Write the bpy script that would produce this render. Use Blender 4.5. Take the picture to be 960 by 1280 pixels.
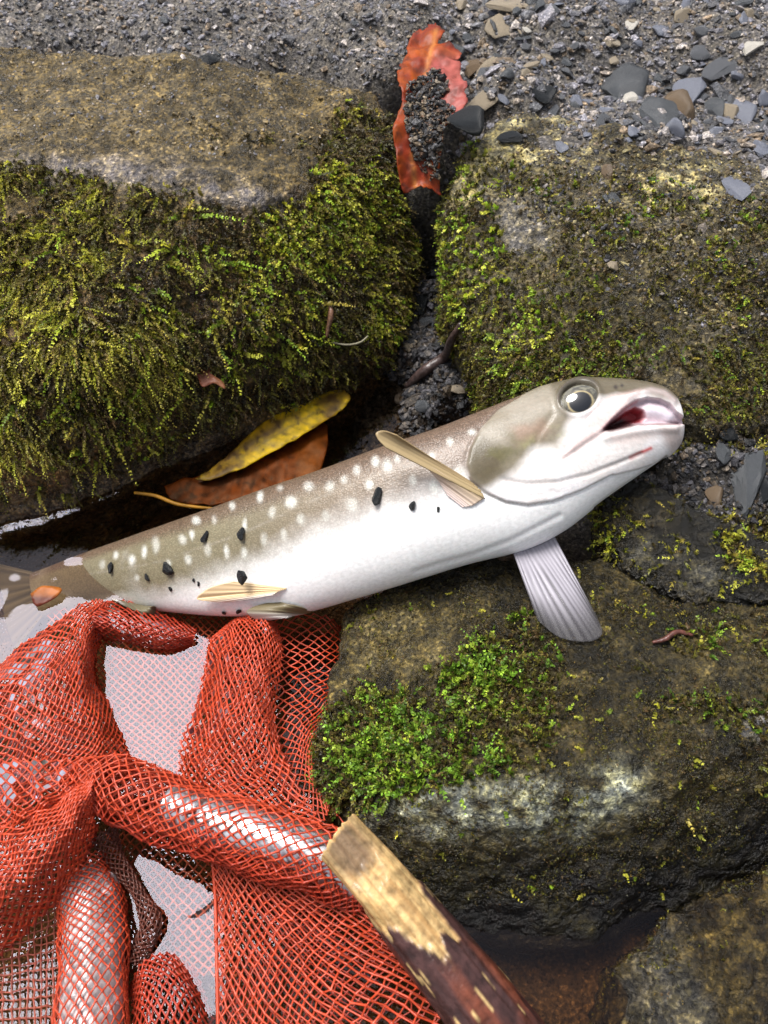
import bpy, bmesh, math, random
import numpy as np
from mathutils import Vector, Matrix, kdtree
from mathutils.geometry import delaunay_2d_cdt

random.seed(7)
rng = np.random.default_rng(7)
for o in list(bpy.data.objects):
    bpy.data.objects.remove(o, do_unlink=True)
sc = bpy.context.scene
COL = sc.collection

# ------------------------------------------------------------------ camera
TILT = math.radians(35)
DIST = 0.40
TARGET = Vector((0, 0, 0.07))
F = 1036.0                                    # focal length in photo pixels (960 x 1280)
fwd = np.array([0, math.sin(TILT), -math.cos(TILT)])
upv = np.array([0, math.cos(TILT), math.sin(TILT)])
rgt = np.array([1.0, 0, 0])
CAM = np.array(TARGET) - fwd * DIST
cam = bpy.data.cameras.new('camera')
cam_o = bpy.data.objects.new('camera', cam)
COL.objects.link(cam_o)
cam_o.location = CAM
cam_o.rotation_euler = (TILT, 0, 0)
cam.sensor_fit = 'VERTICAL'
cam.sensor_height = 36.0
cam.lens = 36.0 * F / 1280.0
cam.clip_start = 0.01
cam.clip_end = 60
cam.dof.use_dof = True
cam.dof.focus_distance = 0.395
cam.dof.aperture_fstop = 15.0
sc.camera = cam_o

# ------------------------------------------------------------------ light
world = bpy.data.worlds.new('World')
sc.world = world
world.use_nodes = True
wn = world.node_tree.nodes
wl = world.node_tree.links
for n in list(wn):
    wn.remove(n)
SUN = Vector((-0.33, 0.235, 0.90)).normalized()
sky = wn.new('ShaderNodeTexSky')
sky.sky_type = 'NISHITA'
sky.sun_disc = False
sky.sun_elevation = math.asin(SUN.z)
sky.sun_rotation = math.atan2(SUN.x, SUN.y)
sky.dust_density = 4.0
hs = wn.new('ShaderNodeHueSaturation')
hs.inputs['Saturation'].default_value = 0.35
bg = wn.new('ShaderNodeBackground')
bg.inputs['Strength'].default_value = 0.052
wo = wn.new('ShaderNodeOutputWorld')
wl.new(sky.outputs[0], hs.inputs['Color'])
wl.new(hs.outputs[0], bg.inputs['Color'])
wl.new(bg.outputs[0], wo.inputs['Surface'])
sun = bpy.data.lights.new('sun', 'SUN')
sun.energy = 1.5
sun.angle = math.radians(28)
sun.color = (1.0, 0.975, 0.95)
sun_o = bpy.data.objects.new('sun', sun)
COL.objects.link(sun_o)
sun_o.rotation_euler = SUN.to_track_quat('Z', 'Y').to_euler()
sc.view_settings.view_transform = 'Standard'
sc.view_settings.look = 'None'
sc.view_settings.gamma = 1
sc.view_settings.exposure = 1.8
sc.view_settings.use_curve_mapping = False
sc.render.engine = 'CYCLES'
sc.cycles.use_denoising = True
sc.cycles.max_bounces = 8
sc.cycles.transparent_max_bounces = 16
sc.cycles.caustics_reflective = False
sc.cycles.caustics_refractive = False

# ------------------------------------------------------------------ helpers
def ray(u, v):
    return fwd + rgt * ((u - 480) / F) + upv * (-(v - 640) / F)
def at(u, v, z):                              # point on the level z
    d = ray(u, v)
    return CAM + d * ((z - CAM[2]) / d[2])
def atd(u, v, depth):                         # point at a distance along the view axis
    return CAM + ray(u, v) * depth
def plan(P):                                  # photo plan coordinates of points, for placing zones
    q = np.asarray(P) - CAM
    d = q @ fwd
    return np.stack([480 + F * (q @ rgt) / d, 640 - F * (q @ upv) / d], -1)

def hash3(ix, iy, iz, seed):
    h = (ix * 374761393 + iy * 668265263 + iz * 2147483647 + seed * 1274126177) & 0xFFFFFFFF
    h = ((h ^ (h >> 13)) * 1274126177) & 0xFFFFFFFF
    h = ((h ^ (h >> 16)) * 2246822519) & 0xFFFFFFFF
    return ((h ^ (h >> 15)) & 0xFFFFFF) / float(0xFFFFFF)
def vnoise(P, scale, seed=0):
    q = np.asarray(P, dtype=np.float64) * scale + 1000.0
    i = np.floor(q).astype(np.int64)
    f = q - i
    f = f * f * (3 - 2 * f)
    r = 0
    for dx in (0, 1):
        for dy in (0, 1):
            for dz in (0, 1):
                w = (f[:, 0] if dx else 1 - f[:, 0]) * (f[:, 1] if dy else 1 - f[:, 1]) * (f[:, 2] if dz else 1 - f[:, 2])
                r = r + w * hash3(i[:, 0] + dx, i[:, 1] + dy, i[:, 2] + dz, seed)
    return r * 2 - 1
def fbm(P, scale, octaves=4, seed=0, gain=0.5):
    r = 0; a = 1.0; t = 0
    for k in range(octaves):
        r = r + a * vnoise(P, scale * 2.03 ** k, seed + 17 * k)
        t += a; a *= gain
    return r / t
def sstep(a, b, x):
    t = np.clip((x - a) / (b - a), 0, 1)
    return t * t * (3 - 2 * t)
def inpoly(XY, poly):
    x, y = XY[:, 0], XY[:, 1]
    c = np.zeros(len(x), bool)
    n = len(poly)
    for i in range(n):
        x0, y0 = poly[i]; x1, y1 = poly[(i + 1) % n]
        if y0 == y1: continue
        m = ((y0 > y) != (y1 > y)) & (x < (x1 - x0) * (y - y0) / (y1 - y0) + x0)
        c ^= m
    return c
def linedist(XY, line, closed=False):
    best = np.full(len(XY), 1e9)
    pts = list(line) + ([line[0]] if closed else [])
    for (x0, y0), (x1, y1) in zip(pts[:-1], pts[1:]):
        d = np.array([x1 - x0, y1 - y0], float)
        t = np.clip(((XY[:, 0] - x0) * d[0] + (XY[:, 1] - y0) * d[1]) / max(d @ d, 1e-9), 0, 1)
        best = np.minimum(best, np.hypot(XY[:, 0] - x0 - t * d[0], XY[:, 1] - y0 - t * d[1]))
    return best
def sdpoly(XY, poly):                         # signed distance, positive inside
    d = linedist(XY, poly, True)
    return np.where(inpoly(XY, poly), d, -d)
def softpoly(XY, poly, soft=20):
    return sstep(-soft, soft, sdpoly(XY, poly))
def spline(pts, n):                           # Catmull-Rom through pts (k, d), n samples
    P = np.asarray(pts, float)
    k = len(P)
    P = np.vstack([2 * P[0] - P[1], P, 2 * P[-1] - P[-2]])
    t = np.asarray(n, float) if np.ndim(n) else np.linspace(0, k - 1, n)
    i = np.clip(np.floor(t).astype(int), 0, k - 2)
    f = (t - i)[:, None]
    a, b, c, d = P[i], P[i + 1], P[i + 2], P[i + 3]
    return 0.5 * (2 * b + (c - a) * f + (2 * a - 5 * b + 4 * c - d) * f ** 2 + (3 * b - a - 3 * c + d) * f ** 3)

def mesh_np(name, V, faces, col=None, smooth=True, uv=None):
    V = np.asarray(V, np.float32); faces = np.asarray(faces, np.int32)
    me = bpy.data.meshes.new(name)
    n, k = faces.shape
    me.vertices.add(len(V)); me.vertices.foreach_set('co', V.ravel())
    me.loops.add(n * k); me.loops.foreach_set('vertex_index', faces.ravel())
    me.polygons.add(n)
    me.polygons.foreach_set('loop_start', np.arange(0, n * k, k, dtype=np.int32))
    try: me.polygons.foreach_set('loop_total', np.full(n, k, np.int32))
    except Exception: pass
    me.polygons.foreach_set('use_smooth', np.full(n, smooth, bool))
    me.update(calc_edges=True)
    if col is not None:
        c = np.ones((len(V), 4), np.float32); c[:, :3] = col
        a = me.color_attributes.new('Col', 'FLOAT_COLOR', 'POINT'); a.data.foreach_set('color', c.ravel())
    if uv is not None:
        a = me.attributes.new('skin', 'FLOAT2', 'POINT'); a.data.foreach_set('vector', np.asarray(uv, np.float32).ravel())
    me.validate()
    return me
def obj(name, me, mat=None, parent=None):
    o = bpy.data.objects.new(name, me)
    COL.objects.link(o)
    if mat is not None:
        me.materials.clear(); me.materials.append(mat)
    if parent is not None: o.parent = parent
    return o
def tag(o, label=None, cat=None, group=None, kind=None):
    if label: o['label'] = label
    if cat: o['category'] = cat
    if group: o['group'] = group
    if kind: o['kind'] = kind
    return o
def gridfaces(nu, nv, wrap_v=False):
    i = np.arange(nu - 1)[:, None]; j = np.arange(nv if wrap_v else nv - 1)[None, :]
    j2 = (j + 1) % nv
    return np.stack([i * nv + j, (i + 1) * nv + j, (i + 1) * nv + j2, i * nv + j2], -1).reshape(-1, 4)
def frames(C):
    T = np.gradient(C, axis=0); T /= np.linalg.norm(T, axis=1)[:, None] + 1e-12
    ref = np.array([0.0, 0.0, 1.0])
    A = np.cross(T, ref); A /= np.linalg.norm(A, axis=1)[:, None] + 1e-12
    B = np.cross(A, T)
    return T, A, B
def tube(C, R, nseg=10):                      # closed-ended tube along points C with radii R
    C = np.asarray(C, float); R = np.broadcast_to(np.asarray(R, float), (len(C),))
    T, A, B = frames(C)
    ph = np.linspace(0, 2 * np.pi, nseg, endpoint=False)
    V = C[:, None] + R[:, None, None] * (np.cos(ph)[None, :, None] * A[:, None] + np.sin(ph)[None, :, None] * B[:, None])
    Vf = V.reshape(-1, 3)
    f = gridfaces(len(C), nseg, True)
    e0 = len(Vf); Vf = np.vstack([Vf, C[0] - T[0] * R[0] * .3, C[-1] + T[-1] * R[-1] * .3])
    j = np.arange(nseg); j2 = (j + 1) % nseg; l = (len(C) - 1) * nseg
    c0 = np.stack([np.full(nseg, e0), j, j2, j2], -1); c1 = np.stack([np.full(nseg, e0 + 1), l + j2, l + j, l + j], -1)
    return Vf, np.vstack([f, c0, c1])
def quads_to_mesh(name, V, Fq, col=None, smooth=True):
    # quads whose last two ids agree become triangles
    Fq = np.asarray(Fq); tri = Fq[:, 2] == Fq[:, 3]
    F3 = np.vstack([Fq[tri][:, :3], Fq[~tri][:, [0, 1, 2]], Fq[~tri][:, [0, 2, 3]]])
    return mesh_np(name, V, F3, col, smooth)

# ------------------------------------------------------------------ materials
def newmat(name):
    m = bpy.data.materials.new(name); m.use_nodes = True
    nt = m.node_tree
    b = nt.nodes['Principled BSDF']
    return m, nt, b
def node(nt, kind, **kw):
    n = nt.nodes.new(kind)
    for k, v in kw.items():
        if k in n.inputs: n.inputs[k].default_value = v
        else: setattr(n, k, v)
    return n
def ramp(nt, src, stops):
    r = nt.nodes.new('ShaderNodeValToRGB')
    e = r.color_ramp.elements
    while len(e) < len(stops): e.new(0.5)
    for el, (p, c) in zip(e, stops):
        el.position = p
        el.color = (c, c, c, 1) if not hasattr(c, '__len__') else (*c, 1)
    nt.links.new(src, r.inputs[0])
    return r
def mulcol(nt, a, b, fac=1.0, mode='MULTIPLY'):
    m = nt.nodes.new('ShaderNodeMix'); m.data_type = 'RGBA'; m.blend_type = mode
    m.inputs[0].default_value = fac
    nt.links.new(a, m.inputs[6]); nt.links.new(b, m.inputs[7])
    return m.outputs[2]
def stone_mat(name, fine=420, contrast=(0.3, 1.8), bump=1.0, rough=(0.18, 0.55), base=None, spec=0.26, dist=0.0022, mottle=0.9):
    m, nt, b = newmat(name)
    tc = node(nt, 'ShaderNodeTexCoord')
    if base is None:
        c = node(nt, 'ShaderNodeAttribute', attribute_name='Col').outputs['Color']
    else:
        rgb = node(nt, 'ShaderNodeRGB'); rgb.outputs[0].default_value = (*base, 1); c = rgb.outputs[0]
    n1 = node(nt, 'ShaderNodeTexNoise', Scale=fine, Detail=5.0, Roughness=0.65)
    n2 = node(nt, 'ShaderNodeTexNoise', Scale=fine * .25, Detail=5.0, Roughness=0.6)
    vo = node(nt, 'ShaderNodeTexVoronoi', Scale=fine * 1.6)
    for n in (n1, n2, vo): nt.links.new(tc.outputs['Object'], n.inputs['Vector'])
    r1 = ramp(nt, n1.outputs['Fac'], [(0.3, contrast[0]), (0.5, 0.9), (0.72, contrast[1])])
    c = mulcol(nt, c, r1.outputs[0])
    r3 = ramp(nt, n2.outputs['Fac'], [(0.32, 0.45), (0.5, 0.95), (0.68, 1.6)])
    c = mulcol(nt, c, r3.outputs[0], mottle)
    n4 = node(nt, 'ShaderNodeTexNoise', Scale=fine * .5, Detail=4.0, Roughness=0.7); nt.links.new(tc.outputs['Object'], n4.inputs['Vector'])
    r4 = ramp(nt, n4.outputs['Fac'], [(0.42, (1.0, 1.0, 1.0)), (0.62, (1.25, 1.10, .62))])
    c = mulcol(nt, c, r4.outputs[0], mottle)
    sp = nt.nodes.new('ShaderNodeSeparateColor'); nt.links.new(vo.outputs['Color'], sp.inputs[0])
    r2 = ramp(nt, sp.outputs[0], [(0.0, 0.7), (0.8, 1.0), (0.93, 1.9)])
    c = mulcol(nt, c, r2.outputs[0])
    nt.links.new(c, b.inputs['Base Color'])
    rr = ramp(nt, n2.outputs['Fac'], [(0.35, rough[0]), (0.65, rough[1])])
    nt.links.new(rr.outputs[0], b.inputs['Roughness'])
    b.inputs['Specular IOR Level'].default_value = spec
    ad = node(nt, 'ShaderNodeMath', operation='ADD')
    nt.links.new(n1.outputs['Fac'], ad.inputs[0]); nt.links.new(n2.outputs['Fac'], ad.inputs[1])
    bp = node(nt, 'ShaderNodeBump', Strength=bump, Distance=dist)
    nt.links.new(ad.outputs[0], bp.inputs['Height']); nt.links.new(bp.outputs[0], b.inputs['Normal'])
    return m

M = {}
M['stone'] = stone_mat('wet_stone', rough=(0.07, 0.5), spec=0.38, bump=1.0, dist=.0026)
M['slab'] = stone_mat('wet_slate_slab', rough=(0.06, 0.4), spec=0.5, dist=.0026)
M['slate'] = stone_mat('dark_slate', fine=260, base=(0.058, 0.063, 0.072), rough=(0.1, 0.4), bump=0.4, contrast=(0.6, 1.5))
M['bluegrey'] = stone_mat('blue_grey_stone', fine=260, base=(0.13, 0.14, 0.18), rough=(0.15, 0.45), bump=0.35, contrast=(0.65, 1.4))
M['grey'] = stone_mat('grey_stone', fine=300, base=(0.10, 0.105, 0.12), rough=(0.15, 0.5), bump=0.5, contrast=(0.55, 1.5))
M['tan'] = stone_mat('tan_stone', fine=300, base=(0.24, 0.20, 0.15), rough=(0.2, 0.5), bump=0.4, contrast=(0.6, 1.5))
M['pale'] = stone_mat('pale_stone', fine=300, base=(0.42, 0.40, 0.37), rough=(0.2, 0.5), bump=0.4, contrast=(0.7, 1.3))
M['brown'] = stone_mat('brown_stone', fine=300, base=(0.12, 0.085, 0.055), rough=(0.15, 0.5), bump=0.4, contrast=(0.6, 1.5))
M['black'] = stone_mat('black_grit', fine=400, base=(0.016, 0.018, 0.021), rough=(0.12, 0.35), bump=0.5, contrast=(0.6, 1.6))
M['gravel'] = stone_mat('gravel_grains', fine=700, rough=(0.15, 0.5), bump=0.5, contrast=(0.55, 1.6))
M['ground'] = stone_mat('fine_grit', fine=520, rough=(0.2, 0.6), bump=1.0, contrast=(0.25, 1.9), dist=0.002, mottle=0.4)
for k_ in ('slate', 'bluegrey', 'grey', 'tan', 'pale', 'brown', 'black', 'gravel'):
    for n_ in M[k_].node_tree.nodes:
        if n_.type == 'MIX' and abs(n_.inputs[0].default_value - .9) < 1e-4: n_.inputs[0].default_value = .25

def moss_mat():
    m, nt, b = newmat('moss')
    c = node(nt, 'ShaderNodeAttribute', attribute_name='Col').outputs['Color']
    nt.links.new(c, b.inputs['Base Color'])
    b.inputs['Roughness'].default_value = 0.42
    b.inputs['Specular IOR Level'].default_value = 0.35
    tr = node(nt, 'ShaderNodeBsdfTranslucent'); nt.links.new(c, tr.inputs['Color'])
    mx = node(nt, 'ShaderNodeMixShader'); mx.inputs[0].default_value = 0.3
    out = nt.nodes['Material Output']
    nt.links.new(b.outputs[0], mx.inputs[1]); nt.links.new(tr.outputs[0], mx.inputs[2]); nt.links.new(mx.outputs[0], out.inputs[0])
    return m
M['moss'] = moss_mat()

def water_mat():
    m, nt, b = newmat('stream_water')
    nt.nodes.remove(b)
    out = nt.nodes['Material Output']
    tc = node(nt, 'ShaderNodeTexCoord')
    n1 = node(nt, 'ShaderNodeTexNoise', Scale=22.0, Detail=2.0)
    nt.links.new(tc.outputs['Object'], n1.inputs['Vector'])
    bp = node(nt, 'ShaderNodeBump', Strength=0.10, Distance=0.004)
    nt.links.new(n1.outputs['Fac'], bp.inputs['Height'])
    fr = node(nt, 'ShaderNodeFresnel', IOR=1.34); nt.links.new(bp.outputs[0], fr.inputs['Normal'])
    gl = node(nt, 'ShaderNodeBsdfGlossy', Roughness=0.0); nt.links.new(bp.outputs[0], gl.inputs['Normal'])
    gl.inputs['Color'].default_value = (0.66, 0.645, 0.74, 1)
    tr = node(nt, 'ShaderNodeBsdfTransparent'); tr.inputs['Color'].default_value = (0.80, 0.69, 0.55, 1)
    mx = node(nt, 'ShaderNodeMixShader')
    nt.links.new(fr.outputs[0], mx.inputs[0]); nt.links.new(tr.outputs[0], mx.inputs[1]); nt.links.new(gl.outputs[0], mx.inputs[2])
    nt.links.new(mx.outputs[0], out.inputs[0])
    return m
M['water'] = water_mat()
M['film'] = water_mat(); M['film'].name = 'water_film'
for n_ in M['film'].node_tree.nodes:
    if n_.type == 'BSDF_TRANSPARENT': n_.inputs['Color'].default_value = (.97, .97, .97, 1)
    if n_.type == 'BSDF_GLOSSY': n_.inputs['Roughness'].default_value = .12

def col_mat(name, rough=0.4, spec=0.5, noise=None, transl=0.0, bump=0.0, coat=0.0, bscale=300, dist=0.0008):
    m, nt, b = newmat(name)
    c = node(nt, 'ShaderNodeAttribute', attribute_name='Col').outputs['Color']
    tc = node(nt, 'ShaderNodeTexCoord')
    n1 = node(nt, 'ShaderNodeTexNoise', Scale=bscale, Detail=4.0)
    nt.links.new(tc.outputs['Object'], n1.inputs['Vector'])
    if noise:
        r = ramp(nt, n1.outputs['Fac'], [(0.3, noise[0]), (0.7, noise[1])])
        c = mulcol(nt, c, r.outputs[0])
    nt.links.new(c, b.inputs['Base Color'])
    b.inputs['Roughness'].default_value = rough
    b.inputs['Specular IOR Level'].default_value = spec
    b.inputs['Coat Weight'].default_value = coat
    b.inputs['Coat Roughness'].default_value = 0.08
    if bump:
        bp = node(nt, 'ShaderNodeBump', Strength=bump, Distance=dist)
        nt.links.new(n1.outputs['Fac'], bp.inputs['Height']); nt.links.new(bp.outputs[0], b.inputs['Normal'])
    if transl:
        tr = node(nt, 'ShaderNodeBsdfTranslucent'); nt.links.new(c, tr.inputs['Color'])
        mx = node(nt, 'ShaderNodeMixShader'); mx.inputs[0].default_value = transl
        out = nt.nodes['Material Output']
        nt.links.new(b.outputs[0], mx.inputs[1]); nt.links.new(tr.outputs[0], mx.inputs[2]); nt.links.new(mx.outputs[0], out.inputs[0])
    return m
M['leaf'] = col_mat('wet_leaf', rough=0.45, spec=0.25, noise=(0.7, 1.25), transl=0.25, bump=0.25, bscale=160)
M['wood'] = col_mat('weathered_wood', rough=0.42, spec=.35, noise=(0.5, 1.4), bump=0.9, bscale=240, coat=0.12)
M['twig'] = col_mat('twig_bark', rough=0.3, noise=(0.5, 1.5), bump=0.8, bscale=400)
M['net'] = col_mat('orange_netting', rough=0.38, noise=(0.8, 1.15), transl=0.15, bscale=600)

def metal_mat():
    m, nt, b = newmat('brushed_aluminium')
    b.inputs['Base Color'].default_value = (0.78, 0.78, 0.80, 1)
    b.inputs['Metallic'].default_value = 1.0
    b.inputs['Roughness'].default_value = 0.32
    tc = node(nt, 'ShaderNodeTexCoord')
    n1 = node(nt, 'ShaderNodeTexNoise', Scale=200.0, Detail=3.0); nt.links.new(tc.outputs['Object'], n1.inputs['Vector'])
    r = ramp(nt, n1.outputs['Fac'], [(0.3, 0.25), (0.7, 0.42)]); nt.links.new(r.outputs[0], b.inputs['Roughness'])
    return m
M['metal'] = metal_mat()
M['dull'] = stone_mat('dull_wet_metal', fine=200, base=(.50, .44, .45), rough=(.2, .4), bump=.2, contrast=(.8, 1.15), spec=.6, mottle=.1)

def skin_mat():
    m, nt, b = newmat('fish_skin')
    c = node(nt, 'ShaderNodeAttribute', attribute_name='Col').outputs['Color']
    uv = node(nt, 'ShaderNodeAttribute', attribute_name='skin')
    vo = node(nt, 'ShaderNodeTexVoronoi', Scale=1.05, Randomness=0.75)     # one scale is about 1.4 mm
    nt.links.new(uv.outputs['Vector'], vo.inputs['Vector'])
    sc_ = node(nt, 'ShaderNodeAttribute', attribute_name='scales')
    r = ramp(nt, vo.outputs['Distance'], [(0.15, 1.15), (0.65, 0.55)])
    c2 = mulcol(nt, c, r.outputs[0])
    mx = nt.nodes.new('ShaderNodeMix'); mx.data_type = 'RGBA'
    nt.links.new(sc_.outputs['Fac'], mx.inputs[0]); nt.links.new(c, mx.inputs[6]); nt.links.new(c2, mx.inputs[7])
    n1 = node(nt, 'ShaderNodeTexNoise', Scale=0.5, Detail=4.0); nt.links.new(uv.outputs['Vector'], n1.inputs['Vector'])
    r1 = ramp(nt, n1.outputs['Fac'], [(0.3, 0.88), (0.7, 1.08)])
    c3 = mulcol(nt, mx.outputs[2], r1.outputs[0])
    nt.links.new(c3, b.inputs['Base Color'])
    b.inputs['Roughness'].default_value = 0.3
    b.inputs['Specular IOR Level'].default_value = 0.22
    b.inputs['Coat Weight'].default_value = 0.18
    b.inputs['Coat Roughness'].default_value = 0.1
    b.inputs['Subsurface Weight'].default_value = 0.12
    b.inputs['Subsurface Radius'].default_value = (1.0, 0.5, 0.4)
    b.inputs['Subsurface Scale'].default_value = 0.002
    mu = node(nt, 'ShaderNodeMath', operation='MULTIPLY'); mu.inputs[1].default_value = 1.0
    nt.links.new(vo.outputs['Distance'], mu.inputs[0]); nt.links.new(sc_.outputs['Fac'], mu.inputs[1])
    n5 = node(nt, 'ShaderNodeTexNoise', Scale=0.9, Detail=5.0, Roughness=0.65); nt.links.new(uv.outputs['Vector'], n5.inputs['Vector'])
    bp0 = node(nt, 'ShaderNodeBump', Strength=0.25, Distance=0.0006); nt.links.new(n5.outputs['Fac'], bp0.inputs['Height'])
    bp = node(nt, 'ShaderNodeBump', Strength=0.5, Distance=0.0005, invert=True)
    nt.links.new(bp0.outputs[0], bp.inputs['Normal'])
    nt.links.new(mu.outputs[0], bp.inputs['Height']); nt.links.new(bp.outputs[0], b.inputs['Normal'])
    nt.links.new(bp.outputs[0], b.inputs['Coat Normal'])
    return m
M['skin'] = skin_mat()
def fin_mat():
    m, nt, b = newmat('fish_fin')
    at_ = node(nt, 'ShaderNodeAttribute', attribute_name='Col')
    nt.links.new(at_.outputs['Color'], b.inputs['Base Color'])
    b.inputs['Roughness'].default_value = 0.45
    b.inputs['Specular IOR Level'].default_value = 0.25
    b.inputs['Coat Weight'].default_value = 0.05
    nt.links.new(at_.outputs['Alpha'], b.inputs['Alpha'])
    return m
M['fin'] = fin_mat()
def eye_mat():
    m, nt, b = newmat('fish_eye')
    c = node(nt, 'ShaderNodeAttribute', attribute_name='Col').outputs['Color']
    nt.links.new(c, b.inputs['Base Color'])
    b.inputs['Roughness'].default_value = 0.05
    b.inputs['Coat Weight'].default_value = 1.0
    b.inputs['Coat Roughness'].default_value = 0.0
    return m
M['eye'] = eye_mat()

# ------------------------------------------------------------------ ground
GP = [(0, 0, .142), (240, 10, .142), (480, 0, .147), (700, 0, .15), (960, 0, .152), (480, 70, .137), (250, 60, .136), (0, 20, .138),
      (800, 150, .135), (960, 200, .128), (560, 120, .134), (640, 90, .138), (700, 170, .13), (880, 260, .11), (540, 190, .115),
      (535, 260, .05), (530, 300, .035), (535, 350, .028), (530, 420, .022), (565, 470, .022), (520, 500, .008), (600, 430, .04), (590, 380, .04), (480, 530, -.02),
      (420, 560, -.04), (300, 600, -.045), (100, 660, -.045), (0, 760, -.05), (200, 900, -.05), (400, 1100, -.05), (0, 1280, -.05), (250, 1280, -.05),
      (650, 1230, -.035), (500, 900, -.05), (700, 900, -.05), (900, 900, -.04), (900, 1250, -.03), (560, 560, -.01), (640, 600, .0),
      (870, 560, .068), (930, 560, .07), (960, 620, .064), (890, 620, .06), (960, 700, .05), (800, 600, .04), (760, 540, .05),
      (650, 400, .05), (800, 400, .06), (960, 400, .08), (200, 300, .03), (0, 300, .03), (400, 300, .03), (0, 450, -.02), (300, 450, -.02)]
gpts = np.array([at(*p) for p in GP])
def ground_z(XY):
    d2 = ((XY[:, None, :] - gpts[None, :, :2]) ** 2).sum(-1) + 1e-5
    w = d2 ** -2.0
    z = (w * gpts[None, :, 2]).sum(1) / w.sum(1)
    far = sstep(0.38, 1.2, XY[:, 1])
    P = np.column_stack([XY, np.zeros(len(XY))])
    return z + far * 0.10 + 0.004 * fbm(P, 30, 3, 5) + 0.0018 * fbm(P, 160, 3, 6)
def axis(lo, hi, step, far):
    a = np.arange(lo, hi + 1e-9, step)
    g = []; d = step
    while (g[-1] if g else 0) < far:
        d *= 1.5; g.append((g[-1] if g else 0) + d)
    g = np.array(g)
    return np.concatenate([lo - g[::-1], a, hi + g])
gx = axis(-.42, .42, .0032, 8); gy = axis(-.36, .55, .0032, 8)
GX, GY = np.meshgrid(gx, gy, indexing='ij')
gxy = np.column_stack([GX.ravel(), GY.ravel()])
gz = np.concatenate([ground_z(c) for c in np.array_split(gxy, 40)])
gV = np.column_stack([gxy, gz])
bank = sstep(.0, .05, gz)[:, None]
ng = fbm(gV, 60, 4, 9)[:, None]
gpx = plan(gV)
gcol = (np.array([.075, .044, .024]) * (1 - bank) + np.array([.125, .115, .112]) * bank) * (1 + .5 * ng)
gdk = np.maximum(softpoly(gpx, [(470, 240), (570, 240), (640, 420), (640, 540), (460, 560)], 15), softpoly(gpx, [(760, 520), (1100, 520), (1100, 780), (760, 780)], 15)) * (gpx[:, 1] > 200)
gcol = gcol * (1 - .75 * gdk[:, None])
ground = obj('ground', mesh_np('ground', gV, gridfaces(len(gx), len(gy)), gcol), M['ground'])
tag(ground, 'wet gravel bank and dark stream bed under the stones', 'ground', kind='structure')

# ------------------------------------------------------------------ boulders
def hull_stone(name, pts, voxel, smooth, amps, colfun, mat, bottom=-.075, pull=.9, seed=0, extra=None, strata=0):
    top = np.array([at(*p) for p in pts])
    c = top.mean(0)
    bot = top.copy(); bot[:, :2] = c[:2] + (bot[:, :2] - c[:2]) * pull; bot[:, 2] = bottom
    P = np.vstack([top, bot] + ([np.array(extra)] if extra is not None else []))
    bm = bmesh.new()
    for p in P: bm.verts.new(p)
    r = bmesh.ops.convex_hull(bm, input=bm.verts)
    junk = list({e for e in r['geom_interior'] + r['geom_unused'] if isinstance(e, bmesh.types.BMVert)})
    bmesh.ops.delete(bm, geom=junk, context='VERTS')
    me = bpy.data.meshes.new(name); bm.to_mesh(me); bm.free()
    o = obj(name, me)
    md = o.modifiers.new('r', 'REMESH'); md.mode = 'VOXEL'; md.voxel_size = voxel
    s = o.modifiers.new('s', 'SMOOTH'); s.factor = .5; s.iterations = smooth
    dg = bpy.context.evaluated_depsgraph_get()
    me2 = bpy.data.meshes.new_from_object(o.evaluated_get(dg))
    o.modifiers.clear(); o.data = me2
    n = len(me2.vertices)
    V = np.empty(n * 3, np.float32); me2.vertices.foreach_get('co', V); V = V.reshape(-1, 3).astype(float)
    N = np.empty(n * 3, np.float32); me2.vertices.foreach_get('normal', N); N = N.reshape(-1, 3).astype(float)
    d = 0
    for k, (sc_, a, oc) in enumerate(amps):
        d = d + a * fbm(V, sc_, oc, seed + 50 * k)
    if strata:
        lay = (V[:, 2] + .25 * V[:, 0] - .2 * V[:, 1]) * 260 + 1.2 * fbm(V, 35, 2, seed + 3)
        d = d + strata * (sstep(.15, .3, lay % 1.0) - sstep(.8, .98, lay % 1.0) - .5) * (1.2 - N[:, 2])
    V = V + N * d[:, None]
    me2.vertices.foreach_set('co', V.astype(np.float32).ravel()); me2.update()
    me2.vertices.foreach_get('normal', NN := np.empty(n * 3, np.float32)); NN = NN.reshape(-1, 3).astype(float)
    XY = plan(V)
    c4 = np.ones((n, 4), np.float32); c4[:, :3] = np.clip(colfun(V, NN, XY), .003, .9)
    a = me2.color_attributes.new('Col', 'FLOAT_COLOR', 'POINT'); a.data.foreach_set('color', c4.ravel())
    me2.polygons.foreach_set('use_smooth', np.ones(len(me2.polygons), bool))
    me2.name = name
    me2.materials.clear(); me2.materials.append(mat)
    return o
def mix(a, b, t):
    return np.asarray(a) * (1 - t[:, None]) + np.asarray(b) * t[:, None]

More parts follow.
